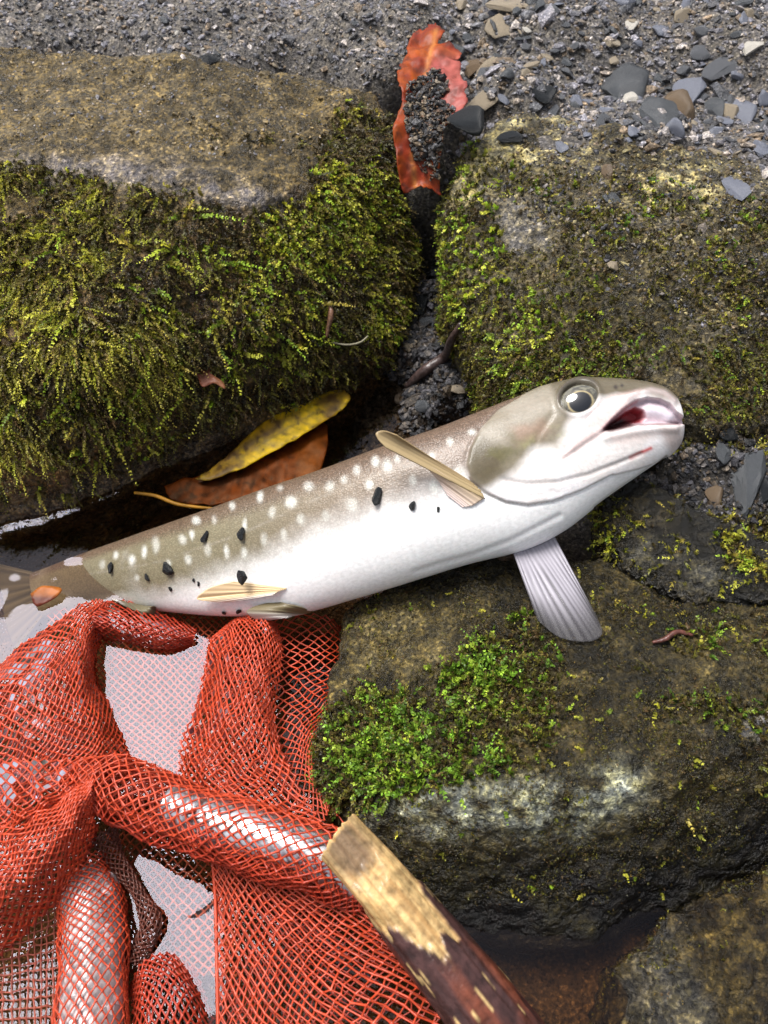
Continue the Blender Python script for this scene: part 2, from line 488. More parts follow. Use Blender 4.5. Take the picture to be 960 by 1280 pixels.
def col_left(V, N, XY):
    n = fbm(V, 45, 4, 3); n2 = fbm(V, 140, 4, 8); n3 = fbm(V, 12, 3, 31)
    c = mix((.040, .028, .014), (.100, .066, .034), sstep(-.3, .4, n + .3 * n2))
    topm = sstep(.62, .85, N[:, 2]) * sstep(.10, .125, V[:, 2])
    tb = mix((.062, .047, .023), (.135, .103, .055), sstep(-.35, .45, n2 + .5 * n3))
    c = c * (1 - topm[:, None]) + tb * topm[:, None]
    edge = np.exp(-(linedist(XY + np.column_stack([n, n2]) * 14, [(20, 208), (120, 212), (210, 225), (290, 240), (350, 265)]) / 17) ** 2)
    c = mix(c, (.21, .19, .205), edge * sstep(-.35, .3, n2 + .15) * .9)
    pk = softpoly(XY, [(225, 320), (290, 310), (300, 400), (240, 420)], 30) * sstep(-.1, .4, n2)
    c = mix(c, (.20, .125, .09), pk * .7)
    low = softpoly(XY, [(0, 560), (120, 540), (215, 520), (180, 600), (60, 660), (-50, 680)], 30) * sstep(-.2, .4, n)
    c = mix(c, (.17, .11, .06), low * .7)
    wl_ = 1 - sstep(.008, .020, V[:, 2] + .004 * n)
    c = mix(c, (.105, .082, .064), wl_)
    return c * (1 + .35 * n2[:, None])
left = hull_stone('boulder', [(-200, 40, .13), (-60, 45, .135), (300, 84, .133), (470, 110, .128), (505, 150, .118),
                              (-200, 190, .128), (0, 196, .130), (150, 205, .131), (300, 236, .126), (420, 240, .114), (508, 240, .085),
                              (520, 330, .050), (505, 430, .030), (448, 492, .000), (345, 522, -.006), (250, 562, -.006), (175, 612, -.006), (60, 660, -.006), (-60, 684, -.006), (-250, 684, -.006),
                              (100, 440, .088), (300, 400, .08), (0, 440, .09)],
                  .0020, 30, [(9, .010, 3), (38, .0045, 4), (150, .0022, 3), (420, .0009, 2)], col_left, M['stone'], seed=1)
tag(left, 'big boulder with flat sandy brown top and mossy face above the dark pool', 'boulder')

def col_right(V, N, XY):
    n = fbm(V, 40, 4, 13); n2 = fbm(V, 150, 4, 18); n3 = fbm(V, 70, 3, 20)
    c = mix((.042, .036, .022), (.095, .083, .060), sstep(-.3, .4, n + .3 * n2))
    lich = np.maximum.reduce([softpoly(XY, [(600, 170), (650, 125), (720, 150), (740, 200), (660, 210)], 18),
                              softpoly(XY, [(780, 215), (860, 190), (920, 225), (880, 260), (790, 250)], 18),
                              softpoly(XY, [(560, 250), (600, 180), (640, 200), (600, 270)], 12) * .7]) * sstep(-.25, .3, n2 + n3 * .6)
    c = mix(c, (.40, .36, .22), lich)
    gr = softpoly(XY, [(600, 235), (690, 250), (690, 310), (640, 320), (600, 280)], 14) * sstep(-.5, .1, n3)
    c = mix(c, (.17, .16, .16), gr * sstep(-.4, .4, n2 + .2))
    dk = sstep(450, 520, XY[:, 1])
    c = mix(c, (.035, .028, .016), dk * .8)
    return c * (1 + .5 * n2[:, None])
right = hull_stone('boulder', [(585, 185, .124), (645, 138, .132), (760, 180, .130), (900, 205, .128), (1080, 230, .128), (1250, 260, .125),
                               (556, 250, .105), (556, 330, .085), (585, 430, .062), (610, 490, .052),
                               (660, 500, .074), (780, 510, .078), (880, 540, .079), (985, 528, .080), (1150, 500, .080), (1300, 500, .08),
                               (700, 300, .118), (900, 330, .116)],
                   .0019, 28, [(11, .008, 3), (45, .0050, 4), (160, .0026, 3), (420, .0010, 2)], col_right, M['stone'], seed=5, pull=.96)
tag(right, 'low boulder with patchy moss and cream lichen behind the fish head', 'boulder')

def col_low(V, N, XY):
    n = fbm(V, 42, 4, 23); n2 = fbm(V, 150, 4, 28); n3 = fbm(V, 20, 3, 33)
    c = mix((.016, .013, .006), (.052, .042, .020), sstep(-.35, .4, n + .4 * n2))
    tn = softpoly(XY, [(440, 760), (560, 740), (640, 770), (560, 830), (430, 850)], 25)
    c = mix(c, (.085, .070, .036), tn * sstep(-.4, .3, n3 + n * .5))
    gr = np.exp(-(linedist(XY + np.column_stack([n3, n]) * 22, [(480, 1005), (560, 1015), (640, 1012), (720, 1010), (775, 985)]) / 30) ** 2) * sstep(-.25, .25, n + .3)
    c = mix(c, (.27, .29, .26), np.clip(gr * 1.2, 0, 1) * sstep(-.45, .15, n2))
    g2 = softpoly(XY, [(880, 915), (930, 900), (960, 890), (960, 920), (900, 950)], 12)
    c = mix(c, (.18, .18, .20), g2 * sstep(-.2, .3, n))
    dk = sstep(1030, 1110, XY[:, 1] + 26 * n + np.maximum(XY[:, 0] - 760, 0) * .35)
    c = mix(c, mix((.004, .003, .0016), (.015, .013, .005), sstep(-.1, .5, n + .5 * n2)), dk)  # dark algae, deepened by overhang shade put into the colour
    return c * (1 + .45 * n2[:, None])
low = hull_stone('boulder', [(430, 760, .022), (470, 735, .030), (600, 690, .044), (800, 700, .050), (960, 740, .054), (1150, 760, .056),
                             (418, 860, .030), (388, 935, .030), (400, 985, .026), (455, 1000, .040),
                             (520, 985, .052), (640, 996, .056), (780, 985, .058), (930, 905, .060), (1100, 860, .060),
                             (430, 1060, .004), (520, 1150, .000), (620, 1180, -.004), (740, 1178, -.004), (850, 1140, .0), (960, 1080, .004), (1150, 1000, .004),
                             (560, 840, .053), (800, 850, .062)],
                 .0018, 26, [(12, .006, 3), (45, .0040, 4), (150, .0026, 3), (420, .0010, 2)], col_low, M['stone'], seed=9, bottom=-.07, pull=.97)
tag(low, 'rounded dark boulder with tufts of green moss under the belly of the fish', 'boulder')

def col_br(V, N, XY):
    n = fbm(V, 60, 4, 43); n2 = fbm(V, 170, 4, 48)
    c = mix((.009, .006, .003), (.055, .041, .017), sstep(-.3, .5, n2 + n * .4))
    g = sstep(.0, .5, fbm(V, 25, 3, 44))
    c = mix(c, (.075, .075, .075), g * .6)
    return c * (1 + .5 * n2[:, None])
br = hull_stone('boulder', [(770, 1210, .0), (850, 1140, .010), (930, 1100, .018), (1000, 1075, .024), (1150, 1060, .03),
                            (740, 1300, -.002), (800, 1340, .006), (900, 1210, .020), (960, 1360, .016), (1150, 1360, .02)],
                .0024, 12, [(14, .006, 3), (60, .004, 4), (170, .003, 3), (380, .0014, 2)], col_br, M['stone'], seed=13, bottom=-.06, pull=1.0)
tag(br, 'wet brown knobbly stone half out of the water below the dark overhang', 'boulder')

def col_slab(V, N, XY):
    n = fbm(V, 60, 4, 53); n2 = fbm(V, 170, 4, 58)
    c = mix((.008, .007, .005), (.024, .020, .013), sstep(-.3, .45, n))
    lo_ = softpoly(XY, [(780, 660), (860, 690), (930, 720), (860, 750), (790, 710)], 15) * sstep(-.2, .3, n2)
    c = mix(c, (.062, .060, .052), lo_ * .8)
    return c * (1 + .4 * n2[:, None])
slab = hull_stone('slate_slab', [(752, 622, .066), (790, 600, .070), (880, 640, .074), (1000, 690, .072), (1050, 720, .07),
                                 (755, 660, .060), (785, 712, .054), (860, 748, .056), (940, 742, .060), (1040, 760, .06)],
                  .0016, 2, [(30, .004, 3), (90, .0022, 4), (220, .0012, 3)], col_slab, M['slab'], seed=17, bottom=.02, pull=.92, strata=.0030)
tag(slab, 'thin dark layered slate slab with a wet broken edge under the fish mouth', 'slate slab')
STONES = [left, right, low, br, slab]

# ------------------------------------------------------------------ moss
def tris_of(o):
    me = o.data; me.calc_loop_triangles()
    n = len(me.vertices)
    V = np.empty(n * 3, np.float32); me.vertices.foreach_get('co', V); V = V.reshape(-1, 3).astype(float)
    N = np.empty(n * 3, np.float32); me.vertices.foreach_get('normal', N); N = N.reshape(-1, 3).astype(float)
    T = np.empty(len(me.loop_triangles) * 3, np.int32); me.loop_triangles.foreach_get('vertices', T)
    return V, N, T.reshape(-1, 3)
def scatter(o, count, maskfun):
    V, N, T = tris_of(o)
    A = .5 * np.linalg.norm(np.cross(V[T[:, 1]] - V[T[:, 0]], V[T[:, 2]] - V[T[:, 0]]), axis=1)
    C = V[T].mean(1)
    n = N[T].mean(1)
    w = A * np.clip(maskfun(C, n, plan(C)), 0, 1) * (n[:, 2] > -.35)
    if w.sum() <= 0: return np.zeros((0, 3)), np.zeros((0, 3))
    k = rng.choice(len(T), count, p=w / w.sum())
    a, b = rng.random(count), rng.random(count)
    f = a + b > 1; a[f] = 1 - a[f]; b[f] = 1 - b[f]
    t = T[k]
    P = V[t[:, 0]] + (V[t[:, 1]] - V[t[:, 0]]) * a[:, None] + (V[t[:, 2]] - V[t[:, 0]]) * b[:, None]
    Nn = n[k]; Nn /= np.linalg.norm(Nn, axis=1)[:, None] + 1e-9
    return P, Nn
def unit(a):
    return a / (np.linalg.norm(a, axis=-1, keepdims=True) + 1e-12)
def sprigs(P, N, L, K, leaf, lift, down, palette, tipgain=1.5, dark=0.45, width=.30, spread=.75, kite=False, per=3):
    """feathery moss shoots: K nodes with a whorl of leaflets each"""
    m = len(P)
    dn = np.array([0, 0, -1.0]) - N * (N @ np.array([0, 0, -1.0]))[:, None]
    dn = unit(dn + 1e-6)
    rd = unit(np.cross(N, rng.normal(size=(m, 3))))
    g = unit(N * lift * rng.uniform(.6, 1.2, (m, 1)) + dn * down + rd * .8)
    rd2 = unit(np.cross(N, rng.normal(size=(m, 3))))
    bend = unit(dn * (down + .1) + rd2 * .6 - N * .25)
    L = L * rng.uniform(.5, 1.4, m)
    t = (np.arange(K) + .3) / K
    S = P[:, None] + g[:, None] * (L[:, None] * t)[..., None] + bend[:, None] * (L[:, None] * .4 * t ** 2)[..., None]
    S = S - N[:, None] * .0006 + rng.normal(0, leaf * .12, S.shape)
    D = unit(g[:, None] + bend[:, None] * (.8 * t)[None, :, None])
    side = unit(np.cross(D, N[:, None] + .35 * rng.normal(size=(m, 1, 3))))
    nor = unit(np.cross(side, D))
    pal = np.asarray(palette)
    pc = pal[rng.integers(0, len(pal), m)] * rng.lognormal(.12, .36, (m, 1))
    vs, cs = [], []
    taper = (1.05 - .7 * t)[None, :, None]
    for q_ in range(per):
        ln = leaf * rng.uniform(.6, 1.35, (m, K, 1)) * taper
        az = 2 * np.pi * q_ / per + 2.4 * np.arange(K)[None, :, None] + rng.uniform(-.5, .5, (m, K, 1))
        ax = unit(D * rng.uniform(.5, 1.2, (m, K, 1)) + (side * np.cos(az) + nor * np.sin(az) * .6) * spread)
        wd = unit(np.cross(ax, nor + .4 * rng.normal(size=(m, K, 3)))) * ln * width
        tip = S + ax * ln
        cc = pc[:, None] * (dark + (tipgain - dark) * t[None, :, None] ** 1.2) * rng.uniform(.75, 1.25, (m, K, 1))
        if kite:
            mid = S + ax * ln * .45
            vs.append(np.stack([S, mid - wd, tip, mid + wd], 2)); cs.append(np.repeat(cc[:, :, None], 4, 2))
        else:
            vs.append(np.stack([S - wd * .9, S + wd * .9, tip], 2)); cs.append(np.repeat(cc[:, :, None], 3, 2))
    V = np.concatenate(vs, 1).reshape(-1, 3); C = np.concatenate(cs, 1).reshape(-1, 3)
    Fq = np.arange(len(V)).reshape(-1, 4 if kite else 3)
    if kite: Fq = np.vstack([Fq[:, [0, 1, 2]], Fq[:, [0, 2, 3]]])
    return V, Fq, np.clip(C * np.array([1.42, 1.45, 1.25]), .002, .8)
def join(parts):
    off = 0; V, Fq, C = [], [], []
    for v, f, c in parts:
        V.append(v); Fq.append(f + off); C.append(c); off += len(v)
    return np.vstack(V), np.vstack(Fq), np.vstack(C)
OLIVE = [(.080, .076, .014), (.055, .050, .012), (.105, .095, .018), (.050, .036, .012), (.045, .030, .014), (.085, .060, .020), (.12, .105, .02)]
YELLOW = [(.21, .20, .022), (.16, .165, .018), (.27, .24, .035), (.19, .15, .03)]
BRIGHT = [(.15, .22, .02), (.13, .18, .018), (.23, .27, .03), (.28, .28, .04)]
GREEN = [(.075, .14, .014), (.055, .10, .012), (.11, .17, .018), (.16, .21, .025)]
DARK = [(.040, .032, .012), (.024, .019, .009), (.055, .040, .016), (.060, .036, .017), (.045, .042, .022)]

def m_left(C, n, XY):
    ns = fbm(C, 40, 3, 61)
    face = softpoly(XY, [(-200, 215), (40, 205), (130, 225), (220, 240), (300, 262), (380, 250), (400, 170), (430, 130), (500, 140), (560, 200), (540, 480), (440, 500), (330, 505), (245, 535), (190, 570), (120, 610), (60, 645), (-200, 670)], 10)
    bare = np.maximum(softpoly(XY, [(235, 330), (280, 320), (290, 390), (250, 410)], 20) * .7, softpoly(XY, [(60, 590), (170, 540), (215, 530), (160, 600), (60, 640)], 20) * .75)
    face = face * (1 - bare) * sstep(-.38, .22, ns + .18)
    top = softpoly(XY, [(225, 150), (330, 135), (420, 120), (420, 170), (350, 200), (240, 175)], 10) * sstep(.0, .35, ns) * .5
    return np.maximum(face * sstep(.006, .015, C[:, 2] + .006 * ns), top)
def clump(scale, seed, lo, hi, f):
    def g(C, n, XY): return f(C, n, XY) * sstep(lo, hi, fbm(C, scale, 3, seed))
    return g
def inregion(poly, soft, f):
    def g(C, n, XY): return f(C, n, XY) * softpoly(XY, poly, soft)
    return g
parts = []
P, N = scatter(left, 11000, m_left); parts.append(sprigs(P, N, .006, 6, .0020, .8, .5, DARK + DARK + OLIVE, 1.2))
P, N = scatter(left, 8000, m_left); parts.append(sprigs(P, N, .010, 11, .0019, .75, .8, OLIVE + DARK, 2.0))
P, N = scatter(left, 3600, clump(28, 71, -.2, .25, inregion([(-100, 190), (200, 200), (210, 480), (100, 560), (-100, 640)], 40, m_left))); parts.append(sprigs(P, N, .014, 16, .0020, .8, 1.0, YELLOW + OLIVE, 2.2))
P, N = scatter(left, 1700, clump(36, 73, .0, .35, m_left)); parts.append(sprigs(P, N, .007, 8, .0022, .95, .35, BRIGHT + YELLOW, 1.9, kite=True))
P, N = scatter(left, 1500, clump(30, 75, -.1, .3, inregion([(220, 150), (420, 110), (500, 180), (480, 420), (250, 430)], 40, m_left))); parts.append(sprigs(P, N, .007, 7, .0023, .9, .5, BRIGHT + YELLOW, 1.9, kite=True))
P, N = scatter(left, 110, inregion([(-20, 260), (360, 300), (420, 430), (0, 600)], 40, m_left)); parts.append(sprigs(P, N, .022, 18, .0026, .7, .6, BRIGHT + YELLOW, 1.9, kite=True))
V, Fq, C = join(parts)
mo = obj('moss', mesh_np('moss', V, Fq, C, False), M['moss'])
tag(mo, 'thick olive and yellow green feathery moss on the flat topped boulder', 'moss', kind='stuff')

def m_right(C, n, XY):
    ns = fbm(C, 45, 3, 62)
    a = softpoly(XY, [(545, 220), (590, 185), (640, 205), (640, 330), (760, 420), (900, 430), (1000, 400), (1000, 530), (840, 520), (600, 520), (540, 420)], 18)
    b = softpoly(XY, [(640, 200), (780, 225), (900, 260), (1000, 250), (1000, 460), (640, 460)], 18) * sstep(-.35, .15, ns) * .75
    gr = softpoly(XY, [(605, 240), (690, 255), (690, 305), (640, 312)], 10)
    return np.maximum(a * sstep(-.6, .0, ns), b) * (1 - gr)
parts = []
P, N = scatter(right, 10000, m_right); parts.append(sprigs(P, N, .0042, 6, .0015, .9, .3, DARK + OLIVE + OLIVE, 1.4))
P, N = scatter(right, 3800, m_right); parts.append(sprigs(P, N, .006, 8, .0016, .9, .45, OLIVE + OLIVE + YELLOW + [(.16, .13, .06)], 1.3))
P, N = scatter(right, 1700, clump(40, 77, .0, .35, m_right)); parts.append(sprigs(P, N, .005, 6, .0019, 1.0, .25, GREEN + BRIGHT + OLIVE, 1.45, kite=True))
P, N = scatter(right, 500, inregion([(545, 220), (600, 170), (650, 200), (620, 330), (700, 400), (640, 480), (560, 380)], 14, m_right)); parts.append(sprigs(P, N, .007, 7, .0025, 1.0, .3, BRIGHT, 1.8, kite=True))
P, N = scatter(right, 2200, inregion([(600, 440), (760, 420), (1000, 420), (1000, 540), (600, 530)], 20, m_right)); parts.append(sprigs(P, N, .009, 9, .0019, .8, .7, OLIVE + OLIVE + GREEN + DARK, 1.5))
V, Fq, C = join(parts)
mo = obj('moss', mesh_np('moss', V, Fq, C, False), M['moss'])
tag(mo, 'short patchy brownish green moss on the lichen spotted boulder', 'moss', kind='stuff')

def m_low(C, n, XY):
    ns = fbm(C, 50, 3, 63)
    a = softpoly(XY, [(395, 900), (440, 870), (520, 860), (600, 800), (680, 790), (700, 860), (690, 960), (600, 975), (480, 1000), (420, 1010), (380, 970)], 12) * sstep(-.45, .05, ns)
    b = softpoly(XY, [(820, 800), (960, 770), (1040, 780), (1040, 900), (940, 930), (880, 890), (790, 880)], 20) * sstep(-.3, .2, ns)
    c = softpoly(XY, [(640, 770), (690, 770), (700, 830), (640, 830)], 10) * .7
    return np.maximum.reduce([a, b * .8, c])
def m_low2(C, n, XY):
    ns = fbm(C, 70, 3, 64)
    return softpoly(XY, [(440, 745), (560, 720), (1000, 740), (1000, 1000), (800, 1120), (500, 1110), (420, 1000), (430, 850)], 20) * (.12 + sstep(-.25, .35, ns)) * .6
parts = []
P, N = scatter(low, 4600, m_low); parts.append(sprigs(P, N, .0055, 7, .0018, 1.1, .1, DARK + OLIVE + DARK, 1.4))
P, N = scatter(low, 1700, m_low); parts.append(sprigs(P, N, .0075, 8, .0020, 1.2, .05, OLIVE + GREEN, 1.5))
P, N = scatter(low, 1000, clump(45, 79, -.1, .25, m_low)); parts.append(sprigs(P, N, .0080, 7, .0026, 1.25, .05, GREEN, 1.7, kite=True))
P, N = scatter(low, 24000, m_low2); parts.append(sprigs(P, N, .0020, 3, .0011, .8, .2, DARK + OLIVE + DARK + [(.10, .065, .02)], 1.4))
P, N = scatter(low, 260, m_low2); parts.append(sprigs(P, N, .005, 6, .0018, .9, .3, YELLOW + BRIGHT, 1.6, kite=True))
V, Fq, C = join(parts)
mo = obj('moss', mesh_np('moss', V, Fq, C, False), M['moss'])
tag(mo, 'bright green upright moss cushions on the dark boulder below the fish', 'moss', kind='stuff')

def m_slab(C, n, XY):
    ns = fbm(C, 60, 3, 65)
    return softpoly(XY, [(850, 640), (960, 640), (1040, 680), (1040, 720), (930, 715), (860, 690)], 14) * sstep(-.2, .25, ns) + softpoly(XY, [(750, 630), (790, 620), (790, 700), (755, 690)], 10) * .2 + .02
parts = []
P, N = scatter(slab, 900, m_slab); parts.append(sprigs(P, N, .006, 6, .0018, 1.0, .4, OLIVE + YELLOW, 1.4))
P, N = scatter(slab, 260, m_slab); parts.append(sprigs(P, N, .009, 8, .0025, 1.0, .5, BRIGHT + YELLOW, 1.5))
gm_ = lambda C, n, XY: (softpoly(XY, [(830, 520), (980, 520), (980, 575), (900, 560), (850, 570)], 10) + softpoly(XY, [(900, 640), (980, 620), (980, 680), (880, 670)], 10) * .5) * sstep(-.25, .2, fbm(C, 60, 3, 67))
P, N = scatter(ground, 900, gm_); parts.append(sprigs(P, N, .006, 6, .0020, .9, .6, OLIVE + YELLOW + DARK, 1.5))
V, Fq, C = join(parts)
mo = obj('moss', mesh_np('moss', V, Fq, C, False), M['moss'])
tag(mo, 'loose sprigs of bright moss growing over the slate slab and the grit beside it', 'moss', kind='stuff')
P, N = scatter(br, 2500, lambda C, n, XY: sstep(-.1, .4, fbm(C, 60, 3, 66))); V, Fq, C = sprigs(P, N, .003, 4, .0013, .8, .2, DARK + OLIVE + [(.12, .085, .03)], 1.3)
mo = obj('moss', mesh_np('moss', V, Fq, C, False), M['moss'])
tag(mo, 'thin brown algae and moss fuzz on the wet knobbly stone', 'moss', kind='stuff')

# ------------------------------------------------------------------ gravel and pebbles
def icosa():
    bm = bmesh.new(); bmesh.ops.create_icosphere(bm, subdivisions=1, radius=1)
    V = np.array([v.co for v in bm.verts]); T = np.array([[v.index for v in f.verts] for f in bm.faces]); bm.free()
    return V, T
IV, IT = icosa()
def rotmats(m, flat=.5):
    a = rng.uniform(0, 2 * np.pi, m); b = rng.normal(0, flat, m); c = rng.normal(0, flat, m)
    ca, sa, cb, sb, cc, s_c = np.cos(a), np.sin(a), np.cos(b), np.sin(b), np.cos(c), np.sin(c)
    z, o = np.zeros(m), np.ones(m)
    Rz = np.stack([ca, -sa, z, sa, ca, z, z, z, o], -1).reshape(m, 3, 3)
    Rx = np.stack([o, z, z, z, cb, -sb, z, sb, cb], -1).reshape(m, 3, 3)
    Ry = np.stack([cc, z, s_c, z, o, z, -s_c, z, cc], -1).reshape(m, 3, 3)
    return Rx @ Ry @ Rz
def grains(P, size, palette, flat=.5):
    m = len(P)
    sh = rng.uniform(.55, 1.1, (m, 3)) * np.array([1.15, .85, .55])
    vv = IV[None] * (1 + rng.uniform(-.38, .3, (m, len(IV), 1))) * sh[:, None] * (size * rng.lognormal(0, .38, m))[:, None, None]
    vv = np.einsum('mij,mkj->mki', rotmats(m, flat), vv) + P[:, None]
    pal = np.asarray(palette)
    c = pal[rng.integers(0, len(pal), m)] * rng.uniform(.6, 1.4, (m, 1))
    V = vv.reshape(-1, 3); C = np.repeat(c, len(IV), 0)
    T = (IT[None] + (np.arange(m) * len(IV))[:, None, None]).reshape(-1, 3)
    return V, T, C
GPAL = [tuple(np.array(c_) * (1.34, 1.26, 1.27)) for c_ in [(.12, .125, .145), (.085, .09, .10), (.055, .06, .068), (.17, .175, .20), (.20, .18, .155), (.035, .037, .04), (.15, .12, .085), (.27, .26, .25), (.10, .105, .12), (.13, .135, .155)]]
def on_ground(polys, count):
    out = []; have = 0
    allp = np.array([p for poly in polys for p in poly])
    lo_, hi_ = allp.min(0), allp.max(0)
    # sample evenly in the plan of the bank
    cor = np.array([at(x, y, zz)[:2] for x in (lo_[0], hi_[0]) for y in (lo_[1], hi_[1]) for zz in (-.02, .14)])
    a, b = cor.min(0), cor.max(0)
    while have < count:
        xy = a + rng.random((40000, 2)) * (b - a)
        z = ground_z(xy)
        P = np.column_stack([xy, z])
        pr = plan(P)
        k = np.zeros(len(P), bool)
        for poly in polys: k |= inpoly(pr, poly)
        out.append(P[k]); have += k.sum()
        if k.sum() == 0: break
    return np.vstack(out)[:count]
BANK = [[(-250, -60), (1250, -60), (1250, 260), (960, 240), (860, 210), (760, 190), (650, 140), (590, 190), (548, 240), (505, 200), (500, 110), (300, 92), (-250, 60)]]
P = on_ground(BANK, 24000)
g1 = grains(P + [0, 0, .0001], .0014, GPAL)
P = on_ground(BANK, 4200)
P = P[(plan(P)[:, 0] > 500) | (rng.random(len(P)) < .2)]
g2 = grains(P + [0, 0, .0002], .0029, GPAL, .3)
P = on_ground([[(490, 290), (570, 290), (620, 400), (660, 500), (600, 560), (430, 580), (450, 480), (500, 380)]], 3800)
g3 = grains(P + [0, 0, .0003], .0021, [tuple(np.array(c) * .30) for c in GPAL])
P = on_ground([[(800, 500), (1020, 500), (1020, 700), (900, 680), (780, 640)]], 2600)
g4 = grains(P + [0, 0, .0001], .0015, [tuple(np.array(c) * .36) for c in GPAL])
# grit lying on the stone tops and on the orange leaf
def topmask(polys):
    def f(C, n, XY):
        r = np.zeros(len(C))
        for p in polys: r = np.maximum(r, softpoly(XY, p, 14))
        return r * (n[:, 2] > .5)
    return f
P, N = scatter(right, 3600, topmask([[(640, 140), (960, 200), (1050, 300), (1050, 420), (900, 420), (760, 360), (620, 240)]])); g5 = grains(P, .0010, [tuple(np.array(c_) * .6) for c_ in GPAL] + [(.26, .22, .11)] * 4 + [(.10, .072, .034)] * 8)
P, N = scatter(left, 2600, topmask([[(-100, 40), (300, 85), (480, 110), (440, 200), (200, 190), (-100, 180)]])); g6 = grains(P, .0008, GPAL + [(.22, .165, .085)] * 9 + [(.12, .085, .04)] * 8)
V, T, C = join([g1, g2, g3, g4, g5, g6])
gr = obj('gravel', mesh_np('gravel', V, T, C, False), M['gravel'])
tag(gr, 'fine wet grey gravel covering the bank between and behind the boulders', 'gravel', kind='stuff')

def pebble_mesh(name, seed, sub=2, sharp=.25, flat=.5):
    r = np.random.default_rng(seed)
    bm = bmesh.new(); bmesh.ops.create_icosphere(bm, subdivisions=sub, radius=1)
    V = np.array([v.co for v in bm.verts]); T = np.array([[v.index for v in f.verts] for f in bm.faces]); bm.free()
    # chop with random planes for facets
    for k in range(13):
        n = unit(r.normal(size=3) * np.array([1, 1, .7])); d = r.uniform(.42, .85)
        h = V @ n - d
        V = V - np.where(h > 0, h, 0)[:, None] * n * .97
    V = V * (1 + sharp * .25 * fbm(V + seed * 3, 1.5, 2, seed)[:, None]) * np.array([1, 1, flat]) * 1.25
    return mesh_np(name, V, T, None, seed % 2 == 0)
PM = [pebble_mesh('pebble', 100 + k, 3, .3, random.uniform(.4, .65)) for k in range(10)]
def pebble(P, size, mesh, mat, label, group=None, rz=None, tilt=(0, 0), name='pebble', asp=(1, 1, 1)):
    me = mesh
    key = (mesh.name, mat.name)
    if key not in PCACHE:
        m2 = mesh.copy(); m2.materials.clear(); m2.materials.append(mat); PCACHE[key] = m2
    o = obj(name, PCACHE[key])
    o.location = P
    o.scale = (size * asp[0], size * asp[1], size * asp[2])
    o.rotation_euler = (tilt[0], tilt[1], random.uniform(0, 6.28) if rz is None else rz)
    tag(o, label, 'pebble', group)
    return o
PCACHE = {}
def gpt(u, v, lift=0.0):                      # the spot on the ground or a boulder at that place
    d = Vector(ray(u, v)).normalized()
    best = None
    for o in (ground, *STONES):
        ok, loc, nor, idx = o.ray_cast(Vector(CAM), d)
        if ok and (best is None or (loc - Vector(CAM)).length < (best[0] - Vector(CAM)).length): best = (loc, nor)
    return best[0] + Vector((0, 0, lift)), best[1]
bpy.context.view_layer.update()
